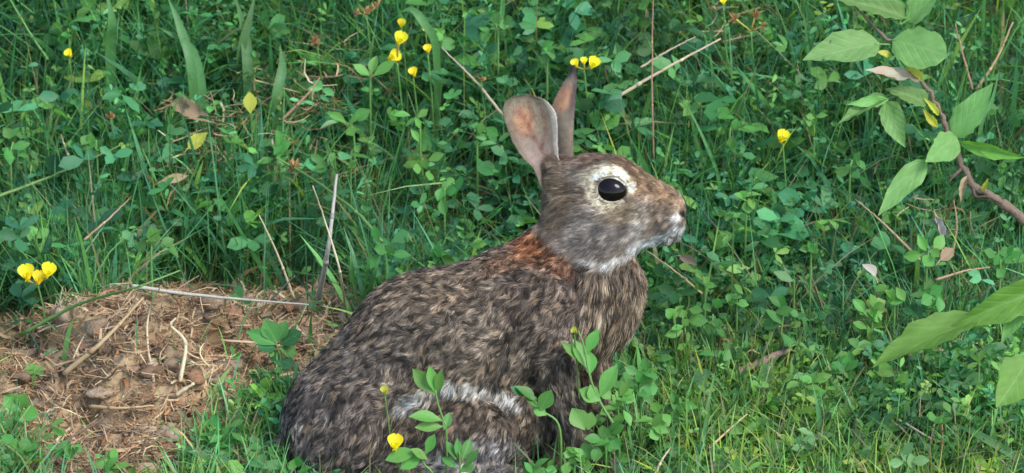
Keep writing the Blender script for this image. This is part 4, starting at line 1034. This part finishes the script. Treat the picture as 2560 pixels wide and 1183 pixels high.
CL = [
 ('bright clover sprig closest to the rabbit chest, above the low oval leaves', 1705, 790, 6, 46, 0.03, 'leaf_bright'),
 ('rounded clover leaves between the chest sprig and the reddish stem', 1782, 785, 4, 48, 0.03, 'leaf'),
 ('small fresh sprig on a reddish stem under the rabbit chin', 1842, 745, 5, 36, 0.035, 'leaf_bright'),
 ('broad clover leaves behind the lying brown stick', 1958, 790, 5, 54, 0.03, 'leaf'),
 ('tall bright sprig in front of the broad shrub leaves', 2182, 790, 7, 44, 0.035, 'leaf_bright'),
 ('fresh sprig below the bleached curled leaf', 2235, 725, 5, 44, 0.035, 'leaf_bright'),
 ('leafy sprig touching the large broad leaf', 2325, 742, 5, 50, 0.035, 'leaf'),
 ('light green upright leaves under the shrub branch', 2322, 625, 4, 50, 0.04, 'leaf_bright'),
 ('low oval leaves beside the straw under the rabbit chest', 1660, 890, 4, 42, 0.02, 'leaf'),
 ('single rounded leaf pair at the end of the lying stick', 1808, 890, 3, 46, 0.02, 'leaf'),
 ('small bright leaf tuft under the rabbit chin, left of the silvery leaf', 1758, 690, 3, 38, 0.025, 'leaf_bright'),
 ('small curled sprig right of the rabbit nose, above the silvery leaf', 2032, 612, 4, 32, 0.035, 'leaf'),
 ('small bright sprig near the lower right corner', 2358, 1040, 4, 40, 0.02, 'leaf_bright'),
 ('tiny bright leaf in the grass between rabbit foot and stick', 1728, 960, 2, 30, 0.02, 'leaf_bright'),
 ('bright heart shaped leaves right of the rabbit nose', 1870, 510, 4, 46, 0.03, 'leaf_bright'),
 ('pale leaf fan above the single yellow flower by the nose', 1830, 305, 4, 50, 0.04, 'leaf'),
 ('yellow green sprig left of the drooping shrub leaves', 2026, 300, 4, 30, 0.04, 'leaf_bright'),
 ('upright oval leaf pair under the long shrub leaf', 2130, 400, 3, 42, 0.04, 'leaf'),
 ('yellow green leaf in the grass left of the rabbit ear', 1042, 300, 3, 38, 0.04, 'leaf_bright'),
 ('folded yellow green leaf below the leaf by the ear', 1056, 395, 3, 40, 0.04, 'leaf_bright'),
 ('small upright leaf in the dark grass above the rabbit back', 884, 372, 2, 34, 0.04, 'leaf_bright'),
 ('light clover leaves just left of the near ear', 1198, 315, 4, 36, 0.04, 'leaf'),
 ('rounded leaf above the rabbit back, below the folded leaf', 1112, 460, 3, 46, 0.04, 'leaf'),
 ('bright clover leaf at the rabbit nape, above the rust patch', 1098, 625, 4, 44, 0.035, 'leaf'),
 ('broad leaf in the dark grass above the bent straw', 958, 615, 3, 48, 0.035, 'leaf'),
 ('bright three part leaf above the three-petalled flower', 92, 580, 4, 44, 0.005, 'leaf_bright'),
 ('rounded leaf right of the three part leaf', 142, 545, 3, 46, 0.008, 'leaf'),
 ('pale leaves on the bent green stem', 385, 575, 4, 52, 0.002, 'leaf'),
 ('broad folded leaf above the back rim of the straw patch', 563, 540, 4, 50, 0.002, 'leaf'),
 ('dull clover leaves at the left edge of the picture', 32, 355, 5, 48, 0.04, 'leaf'),
 ('pale feathery leaves right of the short upright straw', 240, 350, 4, 46, 0.04, 'leaf'),
 ('leafy sprig between the straw patch and the yellow leaf', 700, 365, 4, 42, 0.04, 'leaf'),
 ('bluish clover leaves in the top left corner', 170, 70, 5, 44, 0.05, 'leaf'),
 ('bright clover leaves behind the tip of the far ear', 1370, 110, 4, 40, 0.05, 'leaf'),
 ('dull clover leaves at the top edge between the two flower clumps', 1240, 60, 5, 42, 0.05, 'leaf'),
 ('leafy tuft in front of the straw patch, beside the rabbit rump', 660, 980, 7, 44, 0.012, 'leaf_bright'),
 ('green leaf tuft at the bottom edge, middle of the straw patch front', 560, 1085, 8, 44, 0.012, 'leaf'),
 ('leafy tuft at the bottom edge touching the rabbit rump', 660, 1130, 7, 42, 0.008, 'leaf'),
 ('broad clover tuft in the bottom left corner', 45, 1130, 8, 52, 0.012, 'leaf'),
 ('dark leaf tuft beside the bottom left corner tuft', 160, 1110, 6, 46, 0.012, 'leaf'),
 ('bright leaf tuft at the bottom edge below the straw patch', 275, 1150, 5, 44, 0.008, 'leaf_bright'),
 ('small tuft of leaves in front of the rabbit front paws', 1520, 1110, 6, 42, 0.02, 'leaf'),
 ('bright low clover beside the rabbit front paws', 1590, 960, 6, 44, 0.018, 'leaf_bright'),
 ('clover leaves left of the lying brown stick', 1690, 1010, 6, 42, 0.018, 'leaf'),
 ('grey green leaves at the bottom edge in the right half', 2010, 1100, 5, 36, 0.015, 'leaf_pale'),
 ('pale green leaf pair at the bottom edge near the right corner', 2270, 1140, 4, 44, 0.015, 'leaf_pale'),
 ('clover leaves under the broad drooping leaf', 2390, 930, 5, 40, 0.02, 'leaf'),
 ('bright sprig in the grass below the brown stick', 2020, 960, 6, 42, 0.02, 'leaf_bright'),
 ('clover sprig below the stub of brown wood', 2120, 900, 5, 42, 0.02, 'leaf'),
 ('leaves at the right edge below the shrub branch', 2500, 640, 5, 44, 0.04, 'leaf'),
]
FRONT = [
 ('leafy clump at the foot of the tall sprig by the rabbit chest', 1545, 1000, 7, 44, 0.050, 'leaf_bright'),
 ('full clover clump right of the rabbit chest, over the pale straw', 1600, 945, 8, 46, 0.040, 'leaf'),
 ('leafy clump hiding the rabbit front paws', 1510, 1085, 8, 44, 0.066, 'leaf'),
 ('low bright leaves left of the front paw clump', 1440, 1130, 6, 42, 0.080, 'leaf_bright'),
 ('bright clump below the full clover clump by the chest', 1640, 1050, 7, 44, 0.055, 'leaf_bright'),
 ('leaf tuft at the bottom edge right of the rabbit hind foot', 1350, 1165, 5, 40, 0.095, 'leaf'),
 ('small leaf tuft at the bottom edge under the rabbit rump', 760, 1165, 5, 38, 0.085, 'leaf'),
]
for i, (lab, cx, cy, n_, sz, w_, mt) in enumerate(FRONT):
    cluster(lab, cx, cy, n_, sz, 0.01, mt, seed=100 + i, w=w_)
for i, (lab, cx, cy, n_, sz, h, mt) in enumerate(CL):
    cluster(lab, cx, cy, n_, sz, h, mt, seed=i)

# ---- wide grass blades
def blade(label, pix, hs, wd, mat='blade', group=None):
    pts = np.array([atc(x, y, h) for (x, y), h in zip(pix, hs)]); base = root_of(pts[0])
    t = thing('meadow_grass', label, 'grass', base, group)
    p = smooth_path(np.vstack([base, pts]), 18); m_ = len(p); tt = np.linspace(0, 1, m_)
    tan = np.gradient(p, axis=0); tan /= np.linalg.norm(tan, axis=1)[:, None]
    sd = np.cross(tan, np.array([0.25, -0.8, 0.5])); sd /= np.linalg.norm(sd, axis=1)[:, None]; nn = np.cross(sd, tan)
    wv_ = wd * S / 2 * np.clip(np.minimum(0.55 + tt * 1.5, (1 - tt) * 2.6), 0.02, 1)[:, None]
    v_ = np.stack([p - sd * wv_ + nn * wv_ * 0.35, p, p + sd * wv_ + nn * wv_ * 0.35], 1).reshape(-1, 3)
    q_ = []
    for i in range(m_ - 1):
        for k in (0, 1): q_.append((i * 3 + k, i * 3 + k + 1, i * 3 + k + 4, i * 3 + k + 3))
    link('blade', big_mesh('blade', v_ - base, None, np.array(q_)), M[mat], t)
BL = [
 ('wide grass blade bending at the upper left, beside the brown leaf', [(500, 235), (470, 120), (400, 70)], (0.03, 0.06, 0.07), 36),
 ('second wide blade leaning against the bent one at upper left', [(480, 190), (450, 70), (418, -10)], (0.05, 0.075, 0.09), 26),
 ('tall broad blade right of the bent wide blades', [(620, 210), (612, 90), (585, -20)], (0.03, 0.06, 0.09), 30),
 ('broad upright blade at the top edge left of the orange seed heads', [(600, 160), (620, 60), (640, -20)], (0.04, 0.07, 0.09), 24),
 ('broad pale blade in the grass left of the flower pair', [(690, 260), (705, 170), (700, 110)], (0.03, 0.05, 0.065), 28),
 ('curved wide blade arching over the yellow flower pair', [(1090, 130), (1060, 60), (1030, 25), (1000, 30)], (0.05, 0.08, 0.09, 0.09), 24),
 ('wide upright blade at the top edge, left of the bent wide blades', [(275, 130), (280, 60), (268, -20)], (0.04, 0.07, 0.09), 30),
 ('narrow bright blade rising behind the rabbit back', [(892, 770), (880, 690), (876, 600)], (0.0, 0.04, 0.07), 16),
 ('second bright blade behind the rabbit back, leaning over it', [(900, 765), (930, 700), (955, 625)], (0.0, 0.04, 0.065), 16),
 ('bright blade between the two leaning blades at the rabbit back', [(905, 750), (915, 690), (925, 630)], (0.0, 0.035, 0.06), 14),
 ('thin green blade standing at the edge of the straw patch by the grey stem', [(780, 880), (775, 820), (782, 755)], (0.0, 0.025, 0.045), 11),
 ('long dark blade leaning in the lower right corner', [(2560, 1160), (2450, 1090), (2370, 1055)], (0.01, 0.025, 0.03), 22),
 ('tall grass blade crossing the dark grass above the rabbit nose', [(1755, 440), (1735, 330), (1720, 240)], (0.01, 0.05, 0.08), 12),
 ('leaning blade right of the yellow flower by the nose', [(1800, 470), (1760, 350), (1700, 230)], (0.01, 0.05, 0.08), 10),
 ('upright blade under the shrub branch at the right edge', [(2450, 330), (2480, 250), (2500, 170)], (0.04, 0.06, 0.08), 12),
 ('bright blade bending across the lower right grass', [(1760, 1100), (1770, 1010), (1790, 920)], (0.005, 0.03, 0.05), 12),
 ('bluish blade standing at the bottom edge right of the rabbit foot', [(1750, 1160), (1760, 1080), (1775, 1010)], (0.0, 0.02, 0.04), 14),
 ('tall blade in the grass below the stub of wood', [(2050, 1130), (2045, 1030), (2030, 950)], (0.0, 0.03, 0.05), 13),
 ('blade leaning at the bottom edge in front of the rabbit belly', [(1290, 1175), (1315, 1140), (1348, 1105)], (0.005, 0.015, 0.03), 9),
 ('short blade at the bottom edge in front of the rabbit rump', [(835, 1190), (838, 1150), (836, 1115)], (0.0, 0.01, 0.02), 10),
]
for lab, pix, hs, wd in BL: blade(lab, pix, hs, wd)

# ---- yellow trefoil flowers
def petal_mesh(kind):
    key = ('petal', kind)
    if key in LEAF_CACHE: return LEAF_CACHE[key]
    ny, nx = 7, 7; t = np.linspace(0, 1, ny); X0 = np.linspace(-1, 1, nx)
    if kind == 'banner': w = np.sin(np.pi * np.clip(t, 0, 1) ** 1.5 * 0.93 + 0.06) ** 0.6; cup = 0.30; curl = 0.22
    else: w = np.sin(np.pi * t ** 0.9 * 0.96 + 0.03) ** 0.7; cup = 0.9; curl = -0.2
    X = X0[None] * w[:, None] * 0.5; Y = np.repeat(t[:, None], nx, 1) - (0.10 * (np.abs(X0) < 0.2)[None] * (t[:, None] > 0.95) if kind == 'banner' else 0)
    Z = cup * X ** 2 * 2 - 0.3 * 0 + curl * Y ** 2 * 0.6
    ii = np.arange(nx * ny).reshape(ny, nx); q_ = np.stack([ii[:-1, :-1], ii[:-1, 1:], ii[1:, 1:], ii[1:, :-1]], -1).reshape(-1, 4)
    me = big_mesh('petal_' + kind, np.stack([X, Y, Z], -1).reshape(-1, 3), quads=q_); LEAF_CACHE[key] = me; return me

PM = {}
def petal_variant(kind, mat):
    k = (kind, mat)
    if k not in PM:
        me = petal_mesh(kind).copy(); me.materials.clear(); me.materials.append(M[mat]); PM[k] = me
    return PM[k]

def flower(label, blossoms, h, mat='petal', stem_to=None, w=None, name='trefoil_flower', cat='flower'):
    """blossoms: (x, y, size px, turn degrees in the picture)"""
    bx, by = np.mean([b[0] for b in blossoms]), max(b[1] + b[2] * 0.5 for b in blossoms)
    p0 = atc(bx, by, h); w0 = wof(p0) if w is None else w
    p0 = VP(bx, by, w0); base = root_of(p0) + np.array([0.004, 0, 0])
    t = thing(name, label, cat, base)
    rod('stem', [base, (base + p0) / 2 + np.array([0.002, 0.002, 0]), p0], 0.0009, 0.0007, 'stem', t)
    for (x, y, sz, rot) in blossoms:
        L_ = sz * S; a = math.radians(rot)
        up = UP * math.cos(a) + RIGHT * math.sin(a); rt = RIGHT * math.cos(a) - UP * math.sin(a)
        c_ = VP(x, y, w0 + 0.002) - up * L_ * 0.5
        v_, tr, q_ = tube(np.array([p0, c_ * 0.6 + p0 * 0.4, c_, c_ + up * L_ * 0.12]), [0.0006, 0.0007, L_ * 0.12, L_ * 0.14], 7)
        bl = link('blossom', big_mesh('blossom', v_ - base, np.array(tr), np.array(q_)), M['calyx'], t)
        def pet(kind, d, nrm, size, wid):
            d = Vector(d).normalized(); nrm = Vector(nrm); zv = (nrm - d * nrm.dot(d)).normalized(); xv = d.cross(zv)
            o = link('petal', petal_variant(kind, mat), None, bl)
            o.matrix_local = Matrix.Translation(Vector(c_ + up * L_ * 0.06 - base)) @ Matrix((xv, d, zv)).transposed().to_4x4() @ Matrix.Diagonal((wid, size, size, 1))
        if mat == 'petal_old':
            for _k in range(6):
                a2 = rng.uniform(-1.1, 1.1); pet('wing', up * math.cos(a2) + rt * math.sin(a2) + TOW * rng.uniform(-0.4, 0.6), TOW + rt * rng.uniform(-0.8, 0.8), L_ * rng.uniform(0.5, 1.1), L_ * rng.uniform(0.15, 0.32))
            continue
        pet('banner', up * 0.95 - TOW * 0.25, TOW, L_ * 0.98, L_ * 1.0)
        pet('wing', up * 0.6 + TOW * 0.75 + rt * 0.16, rt * -1 + TOW * 0.4, L_ * 0.62, L_ * 0.5)
        pet('wing', up * 0.6 + TOW * 0.75 - rt * 0.16, rt + TOW * 0.4, L_ * 0.62, L_ * 0.5)
    return t
flower('three bright yellow blossoms on one stem at the left edge, above the straw patch', [(66, 682, 44, -12), (97, 694, 36, 4), (121, 676, 40, 16)], 0.02)
flower('pair of yellow blossoms at the top, above three oval leaflets', [(1001, 96, 38, 20), (985, 140, 36, 60)], 0.055)
flower('narrow yellow bud above the yellow flower pair', [(1004, 58, 24, 5)], 0.07)
flower('small yellow blossom below the flower pair', [(1033, 180, 26, -20)], 0.05)
flower('thin yellow bud right of the yellow flower pair', [(1069, 122, 24, -10)], 0.06)
flower('tiny yellow bud near the top edge, right of the flower pair', [(1064, 74, 16, -20)], 0.06)
flower('yellow blossoms behind the tip of the far ear', [(1438, 158, 24, -25), (1484, 157, 34, 30), (1460, 152, 20, 0)], 0.055)
flower('single yellow blossom in the dark grass beyond the rabbit nose', [(1957, 341, 36, 25)], 0.05)
flower('round yellow blossom at the bottom edge in front of the rabbit', [(988, 1106, 40, 5)], 0.02, w=0.095)
flower('small half open yellow bud in front of the rabbit flank', [(962, 976, 22, -15)], 0.03, 'leaf_yellow', w=0.09)
flower('yellow bud on top of the tall sprig by the rabbit chest', [(1436, 826, 17, -60)], 0.03, 'leaf_yellow', w=0.07)
flower('small yellow blossom in the grass at upper left', [(172, 133, 24, -40)], 0.05)
flower('faded orange blossom below the small yellow one at upper left', [(277, 287, 24, 0)], 0.045, 'petal_old')
flower('tiny yellow blossom cut by the top edge above the thick straw', [(1808, 2, 20, 0)], 0.06)
flower('withered orange flower head in the grass above the straw patch', [(728, 414, 30, -40), (748, 408, 24, 40)], 0.045, 'petal_old')
flower('withered orange flower head left of the flower pair, near the top', [(786, 95, 26, -60), (800, 104, 18, 20)], 0.055, 'petal_old')
flower('orange and yellow flower cluster at the top edge', [(918, 22, 26, -20), (938, 8, 26, 10), (892, 28, 20, -50)], 0.06, 'petal_old')
flower('withered tan flower head right of the thick straw', [(1830, 46, 28, -70), (1890, 36, 26, 20), (1912, 66, 24, 80)], 0.05, 'petal_old')
flower('tiny orange withered blossom among leaves left of the near ear', [(1203, 195, 18, 0)], 0.05, 'petal_old')

# ---- shrub branch reaching in from the right
def shrub():
    W0 = 0.045
    def Q(x, y, w=0.0): return VP(x, y, W0 + w)
    stem = [(2960, 1010, -0.03), (2780, 760, -0.01), (2640, 625, 0), (2560, 550, 0), (2500, 505, 0), (2440, 470, 0), (2405, 415, 0), (2380, 345, 0), (2352, 285, 0.002), (2318, 220, 0.004), (2265, 150, 0.006), (2215, 95, 0.006), (2160, 40, 0.006), (2120, -10, 0.006)]
    pts = [Q(*p) for p in stem]; base = root_of(pts[0])
    t = thing('shrub_branch', 'woody shrub branch with broad light green leaves hanging in at the upper right', 'shrub', base)
    p = smooth_path([base] + pts, 90); p = p + rng.normal(0, 0.0006, p.shape)
    rr = np.interp(np.linspace(0, 1, len(p)), [0, 0.35, 0.5, 0.62, 0.8, 1], [0.0050, 0.0036, 0.0027, 0.0021, 0.0015, 0.0009]) * (1 + 0.12 * rng.standard_normal(len(p)))
    v_, tr, q_ = tube(p, rr, 8); link('stem', big_mesh('stem', v_ - base, np.array(tr), np.array(q_)), M['twig'], t)
    def twig(pp, r0=0.0016, r1=0.0008, mat='twig'): rod('twig', [Q(*a) for a in pp], r0, r1, mat, t, n=6)
    twig([(2430, 465, 0), (2440, 492, 0.006), (2470, 492, 0.01), (2505, 510, 0.01)]); twig([(2405, 420, 0), (2385, 440, 0.004), (2372, 455, 0.004)])
    def L(a, b, wd, kind='ovate', mat='shrub_leaf', roll=0.0, var=0, face=(0, -0.75, 0.65), pet=None):
        A, B = Q(*a), Q(*b)
        o = add_leaf(t, A, B, wd * S, kind, mat, roll, var, face)
        if pet is not None: rod('leaf_stalk', [Q(*pet), A + (B - A) * 0.06], 0.0009, 0.0007, 'stem', t, n=5)
        return o
    L((2198, 108, 0.008), (2016, 140, 0.03), 92, 'ovate', 'shrub_leaf_spotted', 0.15, 3, pet=(2228, 112, 0.006))
    L((2232, 100, 0.008), (2364, 132, 0.03), 112, 'round', 'shrub_leaf', -0.1, 0, pet=(2222, 100, 0.006))
    L((2262, 48, 0.006), (2108, -22, 0.02), 66, 'ovate', 'shrub_leaf', 0.3, 1, pet=(2250, 60, 0.006))
    L((2272, 52, 0.006), (2352, -40, 0.02), 70, 'ovate', 'shrub_leaf', -0.3, 1, pet=(2250, 62, 0.006))
    L((2300, 195, 0.006), (2160, 180, 0.035), 52, 'ovate', 'shrub_leaf_brown', 0.5, 2, pet=(2312, 212, 0.004))
    L((2306, 205, 0.006), (2262, 148, 0.012), 24, 'lance', 'leaf_yellow', 0.3, 1)
    L((2222, 245, 0.01), (2098, 286, 0.03), 42, 'lance', 'shrub_leaf', 0.4, 1, pet=(2320, 225, 0.004))
    L((2222, 250, 0.012), (2124, 262, 0.03), 30, 'lance', 'shrub_leaf', -0.4, 0)
    L((2214, 255, 0.014), (2262, 362, 0.03), 60, 'ovate', 'shrub_leaf', 0.1, 3, face=(0, -0.95, 0.3))
    L((2318, 262, 0.006), (2228, 212, 0.02), 54, 'ovate', 'shrub_leaf', 0.25, 1, pet=(2338, 262, 0.004))
    L((2382, 342, 0.004), (2474, 206, 0.02), 78, 'ovate', 'shrub_leaf', -0.25, 0, pet=(2384, 352, 0.002))
    L((2390, 340, 0.006), (2312, 408, 0.03), 72, 'ovate', 'shrub_leaf', -0.1, 2, face=(0, -0.85, 0.5))
    L((2316, 400, 0.016), (2200, 534, 0.035), 62, 'ovate', 'shrub_leaf', 0.1, 0, pet=(2360, 370, 0.006), face=(0, -0.85, 0.5))
    L((2396, 356, 0.004), (2562, 398, 0.025), 36, 'lance', 'broad_leaf', 0.6, 3, pet=(2384, 350, 0.002))
    L((2345, 290, 0.004), (2318, 245, 0.012), 18, 'lance', 'leaf_yellow', 0.2, 1)
    L((2345, 318, 0.004), (2306, 272, 0.012), 20, 'lance', 'leaf_yellow', -0.3, 2)
    L((2230, 140, 0.008), (2192, 128, 0.012), 18, 'lance', 'leaf_yellow', 0, 0)
    L((2420, 440, 0.004), (2395, 500, 0.012), 22, 'lance', 'dead_leaf', 0.6, 1)
    L((2455, 478, 0.002), (2470, 450, 0.01), 12, 'lance', 'leaf_yellow', 0.2, 1)
shrub()

def broad_plant():
    W0 = 0.10
    def Q(x, y, w=0.0): return VP(x, y, W0 + w)
    p0 = Q(2660, 1000, 0); base = root_of(p0)
    t = thing('broad_leaf_plant', 'low plant with large glossy yellow green leaves at the lower right edge', 'plant', base)
    rod('stem', [base, Q(2655, 950), Q(2640, 850), Q(2600, 740)], 0.003, 0.0018, 'stem', t)
    def L(a, b, wd, roll, var, mat='broad_leaf', kind='ovate', face=(0, -0.75, 0.65)): add_leaf(t, Q(*a), Q(*b), wd * S, kind, mat, roll, var, face)
    L((2450, 795, 0.0), (2182, 895, 0.02), 98, 0.3, 3, face=(-0.1, -0.65, 0.75))
    rod('leaf_stalk', [Q(2640, 850), Q(2540, 800, 0), Q(2446, 797, 0)], 0.0014, 0.001, 'stem', t)
    L((2620, 715, 0.0), (2390, 812, 0.02), 88, -0.35, 1, face=(0.1, -0.65, 0.75))
    L((2600, 720, -0.004), (2500, 850, 0.01), 66, 0.5, 0, mat='shrub_leaf')
    L((2575, 895, 0.004), (2490, 1022, 0.03), 108, 0.1, 2, mat='broad_leaf', face=(0, -0.9, 0.4))
    rod('leaf_stalk', [Q(2650, 950), Q(2610, 900, 0), Q(2572, 900, 0.004)], 0.0014, 0.001, 'stem', t)
broad_plant()

# ---- loose dead leaves
def dead_leaf(label, a, b, wd, h, mat='dead_leaf', kind='oval', var=1, roll=0.3, name='dead_leaf'):
    A, B = atc(*a, h), atc(*b, h + 0.004); base = root_of(A)
    t = thing(name, label, 'leaf', base)
    add_leaf(t, A, B, wd * S, kind, mat, roll, var, name='blade')
    rod('leaf_stalk', [A, A + (A - B) * 0.25 + np.array([0, 0, -0.002])], 0.0006, 0.0004, 'straw_tan', t, n=5, steps=4)
dead_leaf('small bleached curled leaf right of the silvery oval leaf', (2188, 692), (2160, 650), 34, 0.035, 'white_leaf')
dead_leaf('brown curled dead leaf in the grass at upper left', (430, 255), (535, 300), 46, 0.05, 'dead_leaf', 'ovate', 3)
dead_leaf('yellowish dead leaf below the brown curled leaf', (470, 370), (520, 330), 40, 0.045, 'leaf_yellow', 'ovate', 1)
dead_leaf('greyish curled leaf hanging below the shrub branch', (2352, 600), (2338, 520), 26, 0.05, 'straw_grey', 'ovate', 1)
dead_leaf('reddish brown leaf scrap in the grass below the rabbit chin', (1700, 640), (1745, 665), 26, 0.03, 'dead_leaf', 'oval', 2)
dead_leaf('tan leaf scrap above the dark grass, left of the bent straw', (400, 455), (470, 440), 26, 0.045, 'dead_leaf', 'oval', 2)
dead_leaf('brown leaf scrap beside the light upright leaves under the branch', (2350, 650), (2392, 615), 34, 0.045, 'dead_leaf', 'ovate', 1)
